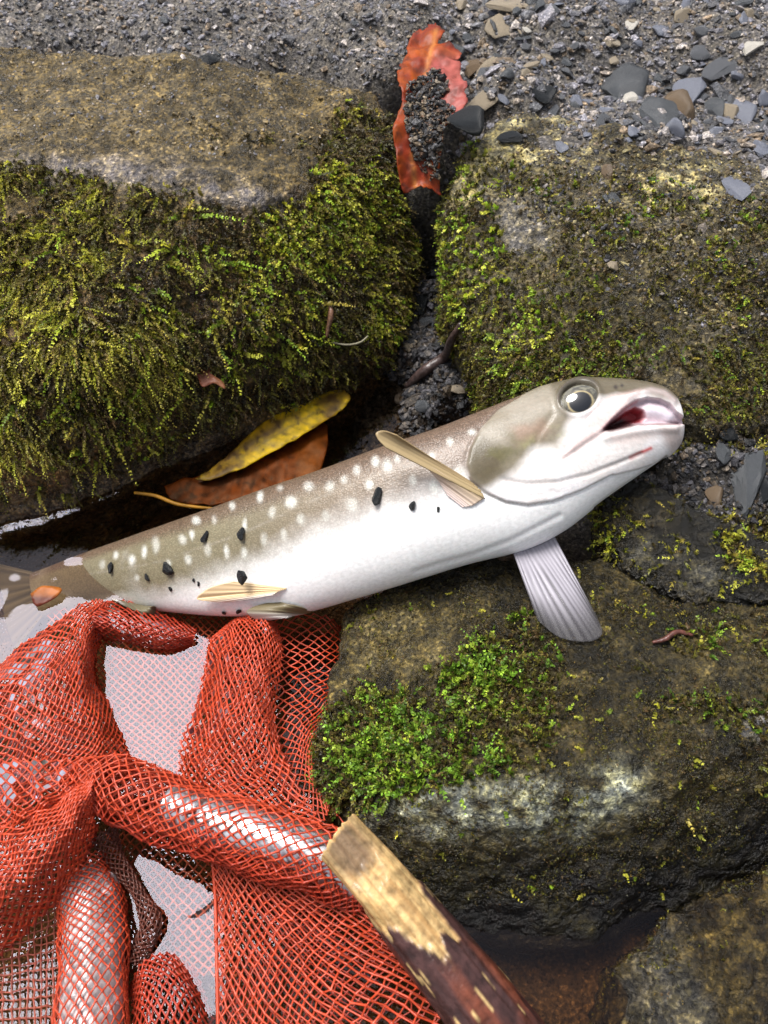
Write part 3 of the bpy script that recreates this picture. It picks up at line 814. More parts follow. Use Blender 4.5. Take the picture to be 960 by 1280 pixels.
special = [
    (780, 113, .0150, 'slate', (1.1, 1.0, .9), 'large smooth dark slate pebble with water drops in the gravel'),
    (818, 140, .0105, 'slate', (.8, 1.2, .6), 'wet black slate chip wedged between two larger pebbles'),
    (846, 134, .0105, 'brown', (.75, 1.25, 1.1), 'dark striped pebble with an orange stain'),
    (893, 138, .0070, 'slate', (.8, 1.1, .8), 'small dark grey wedge pebble beside a blue grey flat one'),
    (925, 143, .0085, 'bluegrey', (1.1, 1.0, .5), 'flat blue grey pebble with a chipped corner'),
    (862, 115, .0085, 'bluegrey', (.9, 1.1, .5), 'blue grey flat stone behind the orange stained pebble'),
    (902, 85, .0090, 'grey', (1.2, .8, .5), 'wide flat grey chip half buried in the gravel'),
    (923, 238, .0060, 'bluegrey', (1.0, 1.1, .5), 'pale blue grey triangular chip on the lichen boulder'),
    (585, 150, .0085, 'black', (1.15, .95, 1.3), 'rough black stone holding down the orange leaf'),
    (605, 126, .0085, 'tan', (1.2, .7, .7), 'shiny olive pebble beside the orange leaf'),
    (628, 36, .0085, 'tan', (1.1, .9, .6), 'light tan stone among dark gravel'),
    (632, 8, .0090, 'tan', (1.3, .6, .6), 'long pale flat stone among dark gravel'),
    (615, 82, .0070, 'tan', (1.2, .7, .7), 'pale pebble with a dark dimple'),
    (592, 85, .0065, 'brown', (1.0, .9, .7), 'brown rounded pebble next to the dimpled one'),
    (565, 65, .0070, 'slate', (1.2, .7, .8), 'dark stone touching the upper lobe of the orange leaf'),
    (265, 77, .0070, 'black', (1.2, .7, .8), 'single black pebble on the sandy boulder top'),
    (640, 172, .0060, 'black', (1.2, .7, .8), 'black pebble resting on pale lichen'),
    (703, 185, .0032, 'bluegrey', (1, 1, .8), 'tiny blue grey pebble resting on lichen'),
    (680, 118, .0065, 'black', (1.1, .8, .8), 'black angular pebble at the edge of the lichen boulder'),
    (765, 248, .0042, 'slate', (1.2, .8, .8), 'small dark pebble in the boulder moss'),
    (766, 333, .0036, 'tan', (1.2, .8, .8), 'small orange brown pebble in the boulder moss'),
    (757, 213, .0034, 'brown', (.7, 1.2, .8), 'tiny rusty pebble at the moss edge'),
    (875, 65, .0050, 'grey', (1, 1, .6), 'grey angular pebble in open gravel'),
    (938, 60, .0048, 'pale', (1, 1, .7), 'small off white pebble among grey gravel'),
    (790, 32, .0038, 'pale', (1, 1, .8), 'white rounded pebble among grey gravel'),
    (935, 598, .0125, 'slate', (.65, 1.4, .7), 'long dark slate finger lying in the grit below the mouth'),
    (905, 566, .0070, 'slate', (.7, 1.2, .7), 'short dark slate pebble above the long slate finger'),
    (953, 612, .0075, 'black', (.6, 1.3, .8), 'narrow black pebble alongside the long slate finger'),
    (893, 618, .0055, 'brown', (1, 1, .7), 'brown round pebble beside the long slate finger'),
    (912, 540, .0050, 'black', (1.1, .7, .8), 'shiny black pebble under the boulder moss'),
    (570, 487, .0055, 'tan', (1.6, .55, .6), 'yellowish oblong pebble in the gap beside the fish back'),
    (502, 495, .0060, 'bluegrey', (.9, 1.1, .4), 'pale blue flat chip at the lower end of the gap'),
    (528, 507, .0060, 'slate', (1, .9, .7), 'dark pebble beside the pale blue chip'),
    (512, 433, .0050, 'tan', (1, .8, .5), 'rusty flat chip in the gap between the boulders'),
    (529, 375, .0065, 'black', (.7, 1.2, .9), 'glossy black pebble deep in the gap'),
    (528, 342, .0060, 'black', (1.2, .8, .9), 'black stone in the darkest part of the gap'),
    (548, 338, .0050, 'slate', (1.2, .8, .9), 'wet dark stone beside the black one in the gap'),
    (540, 405, .0070, 'slate', (1.2, .8, .6), 'flat dark stone in the middle of the gap'),
]
for k, (u, v, s, mt, asp, lab) in enumerate(special):
    if v < 250 and u > 560:
        s *= 1.32; asp = (asp[0], asp[1], asp[2] * .65)
    p, n = gpt(u, v)
    if u == 585: p, n = Vector(at(586, 152, .138)), Vector((0, -.3, 1)).normalized()
    e = Vector((0, 0, 1)).rotation_difference(n * .6 + Vector((0, -.1, .6))).to_euler()
    pebble(p + n * s * .15, s, PM[k % 10], M[mt], lab, None, random.uniform(-.5, .5), (e.x, e.y), asp=asp)
kinds = [('grey', 'small mid grey pebble in the wet gravel bank'), ('slate', 'small dark slate pebble in the wet gravel bank'),
         ('bluegrey', 'small blue grey pebble in the wet gravel bank'), ('tan', 'small tan pebble in the wet gravel bank'), ('pale', 'small whitish pebble in the wet gravel bank')]
P = on_ground([[(-20, -10), (980, -10), (980, 235), (860, 205), (760, 185), (650, 138), (590, 120), (500, 100), (300, 78), (0, 40)]], 230)
for k, p in enumerate(P):
    pr = plan(p[None])[0]
    big = 1.0 if pr[0] > 560 else .75
    i = random.choices(range(5), [5, 4, 4, 3, .6])[0]
    s = big * random.choice((random.uniform(.0024, .0046), random.uniform(.0030, .0070)))
    pebble(Vector(p) + Vector((0, 0, s * .1)), s * (1 if pr[0] > 520 else .7), PM[k % 10], M[kinds[i][0]], kinds[i][1], kinds[i][0] + ' pebbles in the bank gravel', None, (random.gauss(0, .3), random.gauss(0, .3)), asp=(random.uniform(.8, 1.5), random.uniform(.55, 1), random.uniform(.4, 1.0)))

# ------------------------------------------------------------------ leaves, twigs
def leaf_obj(name, outline, colfun, label, cat='leaf', thick=.0004, step=2.4, curl=.0008, seed=0, jag=0.0, torn=False):
    """outline: (u, v, z) points; the leaf blade is filled and gently buckled"""
    ol = np.array(outline, float)
    n = len(ol)
    dense = spline(np.vstack([ol, ol[:1]]), n * 5 + 1)[:-1]
    if torn:
        cl = np.vstack([ol, ol[:1]]); tq = np.linspace(0, n, n * 4 + 1)[:-1]
        dense = np.stack([np.interp(tq, np.arange(n + 1), cl[:, q_]) for q_ in range(3)], -1)
    if jag: dense[:, :2] += np.random.default_rng(seed + 9).normal(0, jag, (len(dense), 2))
    lo_, hi_ = dense[:, :2].min(0), dense[:, :2].max(0)
    gx_, gy_ = np.meshgrid(np.arange(lo_[0], hi_[0], step), np.arange(lo_[1], hi_[1], step))
    g = np.column_stack([gx_.ravel(), gy_.ravel()]) + np.random.default_rng(seed).uniform(-1, 1, (gx_.size, 2))
    g = g[sdpoly(g, [tuple(p) for p in dense[:, :2]]) > step * .6]
    pts = np.vstack([dense[:, :2], g])
    m = len(dense)
    vs, es, fs, *_ = delaunay_2d_cdt([Vector(p) for p in pts], [(i, (i + 1) % m) for i in range(m)], [], 1, 1e-4)
    vs = np.array([tuple(v) for v in vs])
    d2 = ((vs[:, None] - dense[None, :, :2]) ** 2).sum(-1) + 4
    w = d2 ** -1.1
    z = (w * dense[None, :, 2]).sum(1) / w.sum(1)
    W = np.array([at(u, v, zz) for (u, v), zz in zip(vs, z)])
    W[:, 2] += curl * fbm(W, 90, 3, seed) * 2
    fs = np.array([f for f in fs if len(f) == 3])
    me = mesh_np(name, W, fs, np.clip(colfun(vs, W), .003, .9), True)
    o = obj(name, me, M['leaf'])
    md = o.modifiers.new('thickness', 'SOLIDIFY'); md.thickness = thick; md.offset = 0
    tag(o, label, cat)
    return o
def c_orange(XY, W):
    n = fbm(W, 70, 3, 81); n2 = fbm(W, 200, 3, 82)
    c = mix((.36, .072, .006), (.24, .026, .008), sstep(-.3, .4, n))
    pink_sheen = softpoly(XY, [(535, 75), (590, 60), (590, 150), (545, 150)], 10)
    c = mix(c, (.42, .11, .10), pink_sheen * .8)  # wet sheen painted into the leaf colour as a pink patch
    rib = np.exp(-(linedist(XY, [(545, 40), (535, 80), (522, 140), (515, 200), (520, 240)]) / 3) ** 2)
    c = mix(c, (.62, .24, .06), rib * .7)
    vv_ = np.exp(-((((Y_ := XY[:, 1]) * .8 + np.abs(XY[:, 0] - 528) * 1.1) % 22 - 11) / 1.5) ** 2)
    c = mix(c, (.14, .03, .012), vv_ * .5)
    dk = sstep(.1, .5, n2 + n * .5)
    return mix(c, (.10, .03, .02), dk * .7)
OL = [(536, 29), (544, 26), (556, 41), (553, 46), (547, 52), (562, 50), (577, 64), (575, 70), (564, 73), (577, 80), (575, 91), (585, 111), (580, 117), (585, 128), (577, 141), (566, 145), (556, 163), (553, 180), (548, 218), (553, 240),
      (540, 239), (527, 235), (512, 242), (505, 245), (501, 233), (498, 207), (491, 165), (498, 139), (503, 128), (500, 110), (496, 89), (502, 87), (500, 78), (510, 67), (509, 61), (517, 38), (525, 29), (530, 34)]
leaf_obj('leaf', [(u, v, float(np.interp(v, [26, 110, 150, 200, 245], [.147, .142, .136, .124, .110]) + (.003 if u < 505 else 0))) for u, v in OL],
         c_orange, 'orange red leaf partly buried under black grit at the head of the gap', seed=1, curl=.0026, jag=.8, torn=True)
P = []
orange = bpy.data.objects['leaf']
bpy.context.view_layer.update()
grit = []
for k in range(2600):
    u, v = random.gauss(535, 24), random.gauss(150, 40)
    if not inpoly(np.array([[u, v]]), [(504, 118), (520, 100), (548, 88), (560, 112), (548, 128), (585, 150), (560, 165), (556, 222), (538, 228), (520, 205), (508, 165)])[0]: continue
    ok, loc, nor, idx = orange.ray_cast(Vector(CAM), Vector(ray(u, v)).normalized())
    if ok: grit.append(np.array(loc) + np.array([0, 0, random.uniform(.0, .0025)]))
if grit:
    V, T, C = grains(np.array(grit), .0013, [(.03, .03, .032), (.05, .045, .045), (.02, .02, .022), (.13, .10, .07), (.09, .09, .10), (.18, .15, .12), (.10, .06, .04)])
    go = obj('grit', mesh_np('grit', V, T, C, False), M['gravel'])
    tag(go, 'heap of black grit lying on the orange red leaf', 'grit', kind='stuff')
def c_yellow(XY, W):
    n = fbm(W, 90, 4, 83); n2 = fbm(W, 260, 3, 84)
    c = mix((.78, .52, .006), (.62, .34, .006), sstep(-.2, .4, n))
    d = linedist(XY, [(435, 492), (360, 535), (300, 572), (250, 596)])
    al = XY @ np.array([-.86, .5]); vn = np.exp(-((((al + d * .9) % 13) - 6.5) / 1.6) ** 2)
    c = mix(c, (.20, .11, .02), vn * .45)
    c = mix(c, (.30, .20, .03), np.exp(-(d / 1.6) ** 2) * .8)
    c = mix(c, (.13, .075, .02), np.exp(-((d - 8) / 7) ** 2) * sstep(-.25, .25, n) * .9)
    return mix(c, (.07, .03, .010), sstep(.2, .45, n2 + .4 * n) * .8)
leaf_obj('leaf', [(428, 486, .012), (437, 498, .012), (424, 516, .009), (395, 534, .007), (350, 560, .005), (305, 584, .003), (262, 600, .001), (244, 599, .0),
                  (262, 588, .001), (285, 568, .003), (312, 543, .006), (345, 515, .010), (385, 496, .012)], c_yellow,
         'long yellow leaf with brown blotches floating at the foot of the mossy boulder', seed=2, curl=.0005, jag=.8)
def c_brown(XY, W):
    n = fbm(W, 80, 4, 85)
    c = mix((.34, .10, .022), (.20, .06, .016), sstep(-.25, .35, n))
    n2 = fbm(W, 260, 3, 86)
    d = linedist(XY, [(205, 610), (300, 600), (405, 545)]); al = XY @ np.array([.9, -.35])
    c = mix(c, (.10, .03, .010), np.exp(-((((al + d * .7) % 15) - 7.5) / 1.5) ** 2) * .55)
    c = mix(c, (.06, .022, .010), sstep(.1, .4, n2 + .5 * n) * .8)
    return mix(c, (.33, .12, .02), .7 * softpoly(XY, [(370, 560), (408, 535), (400, 590), (375, 600)], 8))
leaf_obj('leaf', [(205, 606, -.004), (250, 594, -.003), (300, 578, -.002), (350, 556, -.002), (400, 530, -.001), (410, 545, -.002), (396, 592, -.004), (372, 604, -.006), (300, 628, -.008), (245, 632, -.008), (214, 624, -.006)],
         c_brown, 'sunken rust brown leaf under the long yellow leaf', seed=3, jag=1.2)
leaf_obj('leaf', [(38, 742, .004), (55, 733, .004), (76, 735, .004), (72, 744, .004), (58, 753, .003), (44, 757, .003)],
         lambda XY, W: mix((.40, .12, .02), (.14, .03, .015), sstep(742, 748, XY[:, 1])), 'small curled orange brown leaf floating by the fish tail', seed=4, step=3)
leaf_obj('leaf', [(234, 458, .06), (250, 452, .06), (256, 466, .06), (270, 476, .058), (272, 484, .057), (258, 478, .058), (244, 482, .058), (238, 470, .059)],
         lambda XY, W: mix((.17, .055, .03), (.26, .11, .05), sstep(250, 270, XY[:, 0])), 'small crumpled brown leaf scrap caught in the moss face', seed=5, step=3)
for nm in ('leaf.004',):
    o = bpy.data.objects.get(nm)
    if o:
        # sit the scrap on the moss face
        p, n = gpt(253, 468)
        c = np.mean([v.co for v in o.data.vertices], 0)
        o.location = Vector(p) - Vector(c) + n * .006
def stick_obj(name, pts, R, color, label, cat, seg=8, n=30, mat='twig', wob=.0, seed=0):
    C = spline(np.array(pts), n); Rr = spline(np.array([[r] for r in R]), np.linspace(0, len(R) - 1, n))[:, 0]
    V, Fq = tube(C, Rr, seg)
    nn = fbm(V, 200, 3, seed)
    if wob: V = V + wob * nn[:, None] * unit(rng.normal(size=V.shape))
    col = np.asarray(color) * (1 + .4 * nn[:, None])
    o = obj(name, quads_to_mesh(name, V, Fq, col), M[mat])
    return tag(o, label, cat)
def surf(u, v, lift):
    p, n = gpt(u, v); return tuple(p + n * lift)
stick_obj('twig', [surf(512, 484, .003), surf(535, 465, .004), surf(560, 447, .004), surf(572, 425, .004), surf(582, 404, .003)], [.0018, .0034, .0032, .0024, .0015], (.055, .036, .032), 'knobbly black brown twig lying in the gap between the two mossy boulders', 'twig', wob=.0006, n=40, seg=10)
stick_obj('leaf_stalk', [tuple(at(168, 616, .001)), tuple(at(195, 620, .002)), tuple(at(225, 631, .001)), tuple(at(278, 637, -.001))], [.0009, .0011, .0011, .0007], (.42, .20, .02), 'thin yellow orange leaf stalk in the dark pool', 'leaf stalk', mat='leaf')
stick_obj('twig', [surf(815, 806, .002), surf(830, 803, .003), surf(848, 795, .003), surf(862, 797, .002)], [.0008, .0012, .0012, .0008], (.10, .035, .025), 'tiny reddish brown bent twig on the dark boulder', 'twig')
stick_obj('twig', [surf(403, 380, .006), surf(406, 400, .007), surf(404, 412, .006)], [.001, .0018, .001], (.12, .06, .035), 'short brown bark sliver stuck upright in the moss', 'twig')
sd_ = float((np.array(gpt(438, 428)[0]) - CAM) @ fwd) - .010
stick_obj('grass_stem', [tuple(atd(414, 428, sd_)), tuple(atd(434, 431, sd_ - .001)), tuple(atd(450, 428, sd_)), tuple(atd(460, 420, sd_ + .002))], [.0005, .0006, .0006, .0004], (.35, .32, .22), 'pale dry stem lying across the moss near the gap', 'stem', mat='leaf')

# ------------------------------------------------------------------ fish
MM = DIST / F                                 # metres per plan pixel at the fish
ST = np.array([  # upper u, v, lower u, v, depth offset, half thickness
    [40, 716, 58, 772, .086, .0055], [108, 690, 128, 758, .072, .0085], [187, 662, 205, 764, .050, .0122], [258, 637, 290, 770, .031, .0150],
    [330, 611, 370, 768, .020, .0180], [400, 587, 445, 748, .011, .0200], [470, 561, 520, 725, .004, .0215], [540, 537, 590, 704, .001, .0220],
    [598, 515, 655, 688, 0, .0218], [648, 495, 706, 663, 0, .0208], [694, 481, 752, 627, 0, .0192], [735, 475, 796, 596, 0, .0172],
    [774, 476, 824, 577, 0, .0150], [808, 480, 839, 565, 0, .0132], [831, 488, 848, 553, 0, .0108], [842, 500, 850, 540, 0, .0078], [846, 515, 849, 529, 0, .003]], float)
NS, NP = 640, 240
tt = np.concatenate([np.linspace(0, 8, 300, endpoint=False), np.linspace(8, len(ST) - 1, NS - 300)])
S = spline(ST, tt)
UPP = np.array([atd(s[0], s[1], DIST + s[4]) for s in S]); LOW = np.array([atd(s[2], s[3], DIST + s[4]) for s in S])
Cn = (UPP + LOW) / 2; Ax = (UPP - LOW) / 2
Tn = np.gradient(Cn, axis=0); Nn = np.cross(Ax, Tn); Nn = unit(Nn) ; Nn *= np.sign((Nn @ -fwd))[:, None]
ph = np.linspace(0, 2 * np.pi, NP, endpoint=False)
cp, sp_ = np.cos(ph), np.sin(ph)
ex = .92
sn = np.sign(sp_) * np.abs(sp_) ** ex
FV = (Cn[:, None] + cp[None, :, None] * Ax[:, None] + sn[None, :, None] * (Nn * S[:, 5:6])[:, None]).reshape(-1, 3)
NV = unit(sn[None, :, None] * Nn[:, None] + cp[None, :, None] * unit(Ax)[:, None]).reshape(-1, 3)
near = np.tile(sp_ > -.02, NS)
hh = np.tile((1 - cp) / 2, NS)
ss = np.repeat(tt, NP)
q = FV - np.array(TARGET)
XY = np.column_stack([480 + (q @ rgt) / MM, 640 - (q @ upv) / MM])
XYp = plan(FV)
XY = XYp                                      # the fish's own side-on plan
disp = np.zeros(len(FV)); push = np.zeros(len(FV))
oper = [(648, 497), (622, 512), (600, 535), (587, 560), (582, 582), (588, 602), (606, 616), (632, 628), (660, 632), (692, 627), (728, 613), (765, 594)]
head_poly = oper + [(800, 585), (870, 560), (870, 470), (700, 470)]
brl = [(628, 599), (658, 604), (695, 602), (735, 592), (770, 578), (800, 566)]
thr = [(745, 634), (775, 612), (805, 592), (832, 570)]
maxu = [(800, 490), (765, 497), (742, 514), (722, 538), (706, 562)]
maxl = [(753, 541), (735, 552), (718, 564), (703, 573)]
pre = [(690, 520), (672, 545), (664, 570), (676, 590)]
gape = [(750, 540), (763, 526), (779, 512), (794, 502), (810, 498), (826, 500), (838, 506), (846, 515), (856, 522), (856, 530), (822, 529), (796, 531), (772, 537)]
hole = [(753, 538), (768, 525), (784, 513), (797, 507), (808, 512), (812, 522), (804, 528), (790, 530), (770, 536)]
nf = near.astype(float)
sdh = sdpoly(XY, head_poly)
disp += nf * .0011 * sstep(-2, 3, sdh) * (1 - sstep(30, 90, sdh))
d_op = linedist(XY, oper); disp -= nf * .0010 * np.exp(-((d_op + 1) / 3.0) ** 2)
disp -= nf * .0006 * np.exp(-(linedist(XY, brl) / 2.5) ** 2)
disp -= nf * .0007 * np.exp(-(linedist(XY, thr) / 2.6) ** 2)
disp -= nf * .0009 * np.exp(-(linedist(XY, maxu) / 3.0) ** 2)
disp -= nf * .0006 * np.exp(-(linedist(XY, maxl) / 3.0) ** 2)
disp -= nf * .0004 * np.exp(-(linedist(XY, pre) / 4) ** 2)
band = softpoly(XY, maxu + maxl[::-1], 5); disp += nf * .0010 * band
lipu = np.exp(-(linedist(XY, [(785, 500), (798, 494), (814, 491), (830, 494), (842, 503)]) / 4.5) ** 2); disp += nf * .0010 * lipu
lipl = np.exp(-(linedist(XY, [(756, 546), (790, 538), (820, 534), (842, 534)]) / 6) ** 2); disp += nf * .0012 * lipl
for a0 in ([(640, 612), (690, 612)], [(650, 621), (700, 614)], [(625, 606), (640, 609)]):
    disp -= nf * .0002 * np.exp(-(linedist(XY, a0) / 2) ** 2)
sg = sdpoly(XY, gape); shl = sdpoly(XY, hole)
pad = np.exp(-(linedist(XY, [(815, 512), (830, 515), (838, 520)]) / 8) ** 2)
push -= nf * (.0042 * sstep(-.5, 3, sg) * (1 - .45 * pad) + .0085 * sstep(0, 6, shl) + .0016 * np.exp(-(linedist(XY, [(806, 530), (825, 529.5), (850, 528)]) / 2.0) ** 2))
# eye socket
EC = np.array([724, 499.]); ea = math.radians(-24)
ex_ = (XY[:, 0] - EC[0]) * math.cos(ea) - (XY[:, 1] - EC[1]) * -math.sin(ea)
exl = (XY[:, 0] - EC[0]) * math.cos(ea) + (XY[:, 1] - EC[1]) * math.sin(ea)
eyl = -(XY[:, 0] - EC[0]) * math.sin(ea) + (XY[:, 1] - EC[1]) * math.cos(ea)
er = np.hypot(exl / 25, eyl / 19)
disp += nf * .0012 * np.exp(-((er - 1.08) / .16) ** 2)
push -= nf * .0030 * (1 - sstep(.7, 1.02, er))
# belly fold lines and small unevenness
disp -= nf * .0006 * np.exp(-(linedist(XY, [(520, 715), (590, 694), (640, 676), (700, 645)]) / 3.5) ** 2)
disp += .0003 * fbm(FV, 45, 3, 91)
FV2 = FV + NV * disp[:, None] + (np.repeat(Nn, NP, 0)) * push[:, None]
# colours (linear albedo)
n1 = fbm(FV, 60, 3, 92); n2 = fbm(FV, 180, 3, 93); n3 = fbm(FV, 25, 2, 94)
X, Y = XY[:, 0], XY[:, 1]
wb = np.interp(X, [60, 130, 200, 260, 330, 420, 520, 600], [1.05, .93, .80, .66, .56, .50, .46, .44])
white = sstep(-.22, .12, hh - wb + .07 * n1 + .03 * n2)
back = 1 - sstep(.07, .20, hh)
flank = mix((.215, .185, .115), (.255, .200, .150), sstep(250, 480, X))
flank = mix(flank, (.29, .225, .19), sstep(470, 600, X) * .7)
c = mix(flank, (.17, .110, .074), back * .85)
c = c * (1 + .12 * n1[:, None])
c = mix(c, (.89, .88, .87), white)
far = np.tile(sp_ < -.02, NS)
spots = [(516, 600, 8, 9), (543, 608, 7, 9), (440, 632, 10, 10), (407, 645, 6, 8), (377, 650, 6, 8), (516, 566, 8, 7), (484, 582, 8, 9), (470, 577, 6, 7), (497, 574, 6, 7), (446, 588, 8, 8), (412, 608, 8, 8), (386, 608, 7, 7), (363, 628, 7, 8),
         (340, 640, 6, 9), (330, 674, 5, 8), (306, 656, 5, 9), (305, 691, 5, 9), (283, 690, 5, 9), (260, 688, 5, 9), (268, 650, 5, 8), (240, 668, 5, 9), (228, 674, 5, 8), (195, 682, 6, 10), (246, 650, 5, 7), (210, 706, 5, 8), (145, 694, 5, 8), (165, 700, 5, 8), (180, 690, 5, 8),
         (128, 706, 4, 6), (290, 632, 5, 7), (325, 620, 5, 7), (350, 610, 5, 6), (562, 552, 7, 6), (575, 590, 7, 8), (590, 540, 6, 6), (540, 570, 6, 6), (430, 570 + 30, 5, 6), (235, 700, 5, 8), (170, 722, 4, 6), (355, 668, 5, 8), (462, 606, 5, 6)]
sm = np.zeros(len(FV))
for (u, v, a, b) in spots:
    a *= random.uniform(.55, 1.05); b *= random.uniform(.6, 1.05)
    sm = np.maximum(sm, random.uniform(.45, .95) * np.exp(-((((X + 2.5 * n2 - u) / a) ** 2 + ((Y + 2.5 * n1 - v) / b) ** 2) ** 1.8)))
c = mix(c, (.74, .74, .68), sm * nf * .92)
ll = np.exp(-(linedist(XY, [(600, 552), (540, 574), (470, 594), (400, 622), (300, 668), (200, 702), (110, 718)]) / 1.6) ** 2)
c = mix(c, (.46, .42, .36), ll * nf * .28 * (1 - white) * sstep(-.3, .3, n2))
c = mix(c, (.42, .40, .36), sstep(.15, .5, n3 + .5 * n1) * sstep(300, 150, X) * .6 * nf)
# head
hd = sstep(-2, 3, sdh)
hc = mix((.78, .73, .70), (.84, .81, .81), sstep(-.3, .3, n1 + .5 * n2))
olive = softpoly(XY + np.column_stack([n3, n1]) * 10, [(570, 620), (575, 560), (630, 490), (705, 470), (712, 525), (695, 556), (662, 566), (645, 590), (612, 612)], 12)
hc = mix(hc, (.125, .098, .045), np.clip(olive * 1.15, 0, 1) * (.85 + .15 * n1))
irid = softpoly(XY, [(625, 520), (680, 500), (690, 540), (640, 555)], 14)
hc = mix(hc, (.27, .19, .14), irid * sstep(-.1, .4, n1))
hc = mix(hc, (.075, .058, .030), softpoly(XY, [(584, 560), (604, 548), (630, 565), (628, 590), (605, 606), (586, 600)], 10) * .8)
hc = mix(hc, (.34, .34, .16), softpoly(XY, [(640, 560), (700, 530), (705, 545), (650, 575)], 8) * sstep(-.2, .3, n2) * .5)
irg = softpoly(XY, [(600, 555), (640, 545), (650, 570), (610, 585)], 12)
hc = mix(hc, (.11, .10, .04), irg * sstep(-.3, .2, n2 + n1) * .7)
crown = softpoly(XY + np.column_stack([n3, n1]) * 5, [(680, 465), (740, 465), (800, 465), (865, 490), (846, 506), (808, 493), (772, 494), (750, 500), (700, 510)], 7)
hc = mix(hc, (.125, .105, .072), np.clip(crown * 1.15, 0, 1))
hc = mix(hc, (.62, .44, .42), band * .65)
hc = mix(hc, (.60, .50, .50), lipu * .5)
hc = mix(hc, (.40, .29, .25), softpoly(XY, [(822, 530), (850, 530), (855, 555), (838, 565), (828, 550)], 8) * .65)
hc = mix(hc, (.60, .44, .40), softpoly(XY, [(758, 545), (800, 538), (830, 540), (800, 552), (770, 556)], 8) * .45)
red = np.exp(-(linedist(XY, [(787, 571), (797, 566), (812, 559)]) / 2.2) ** 2) * sstep(-.5, .1, n2)
hc = mix(hc, (.62, .03, .03), red)
for ln, a_, cc in ((brl, .55, (.30, .26, .24)), (thr, .7, (.10, .085, .09)), (maxu, .45, (.35, .26, .24)), (maxl, .35, (.42, .27, .26)), (oper[4:], .5, (.26, .22, .2))):
    hc = mix(hc, cc, np.exp(-(linedist(XY, ln) / 2.0) ** 2) * a_)
hc = mix(hc, (.085, .075, .055), (1 - sstep(.9, 1.12, er)) * .9)
hc = mix(hc, (.07, .06, .05), np.exp(-((er - 1.06) / .10) ** 2) * .75 * sstep(4, -8, eyl))
gm = sstep(-2, 3, sg)
hc = mix(hc, (.52, .40, .44), gm)
hc = mix(hc, (.62, .56, .62), gm * pad)
for (nu_, nv_, nr_) in ((770, 486, 2.6), (778, 484, 2.0)):
    hc = mix(hc, (.03, .025, .025), np.exp(-(np.hypot(X - nu_, Y - nv_) / nr_) ** 2))
hc = mix(hc, (.16, .07, .075), np.exp(-(linedist(XY, [(760, 538), (790, 531.5), (825, 529.5), (850, 528)]) / 1.8) ** 2) * .8)
hc = mix(hc, (.50, .20, .22), np.exp(-(linedist(XY, [(754, 536), (768, 523), (784, 510), (797, 503)]) / 2.5) ** 2) * .7)
rd_ = sstep(-1, 3, shl)
hc = mix(hc, (.36, .05, .06), rd_ * softpoly(XY, [(750, 545), (750, 500), (812, 500), (808, 532)], 5))
dkh = softpoly(XY, [(750, 540), (768, 527), (785, 520), (798, 524), (790, 533), (765, 540)], 4)
hc = mix(hc, (.05, .025, .025), dkh)
c = np.where((hd * nf)[:, None] > .5, hc, c)
c = np.where(far[:, None] & (X > 640)[:, None], mix((.22, .19, .14), (.82, .8, .78), sstep(.35, .6, hh)), c)
opl = np.exp(-((d_op) / 2.2) ** 2) * nf
c = mix(c, (.20, .16, .13), opl * .55 * sstep(660, 620, X))
c = mix(c, (.50, .46, .45), np.exp(-(linedist(XY, brl + [(820, 556)]) / 2.0) ** 2) * nf * .3)
fl = np.repeat(np.concatenate([[0], np.cumsum(np.linalg.norm(np.diff(Cn, axis=0), axis=1))]) * 1000, NP)
arc = np.tile(ph, NS) * np.repeat(np.linalg.norm(Ax, axis=1) * 1000, NP)
me = mesh_np('fish_body', np.vstack([FV2, Cn[:1], Cn[-1:]]), gridfaces(NS, NP, True), np.vstack([np.clip(c, .01, .9), c[:1], c[-1:]]), True,
             np.vstack([np.column_stack([fl, arc]), [[0, 0], [0, 0]]]))
bm = bmesh.new(); bm.from_mesh(me); bm.verts.ensure_lookup_table()
for ring, cen, flip in ((range(0, NP), NS * NP, False), (range((NS - 1) * NP, NS * NP), NS * NP + 1, True)):
    r = list(ring)
    for a, b in zip(r, r[1:] + r[:1]):
        f = bm.faces.new([bm.verts[x] for x in ((cen, b, a) if flip else (cen, a, b))]); f.smooth = True
bmesh.ops.recalc_face_normals(bm, faces=bm.faces)
bm.to_mesh(me); bm.free()
sa = me.attributes.new('scales', 'FLOAT', 'POINT')
scl = (1 - hd * nf) * (1 - .9 * white) * np.clip(.35 + .65 * back + .2, 0, 1)
sa.data.foreach_set('value', np.concatenate([scl, [0, 0]]).astype(np.float32))
fish = bpy.data.objects.new('fish', None); COL.objects.link(fish)
fish.location = tuple(atd(480, 640, DIST + .02))
tag(fish, 'pale spotted fish with white belly lying on its side with mouth open', 'fish')
bpy.context.view_layer.update()
def fpart(name, me, mat):
    o = obj(name, me, mat, fish)
    o.matrix_parent_inverse = fish.matrix_world.inverted()
    return o
fpart('body', me, M['skin'])
near_ids = np.where(near)[0]
def skin_pt(u, v, lift=0.0):
    d = np.hypot(XYp[near_ids, 0] - u, XYp[near_ids, 1] - v)
    k = near_ids[np.argmin(d)]
    return FV2[k] + NV[k] * lift, NV[k]
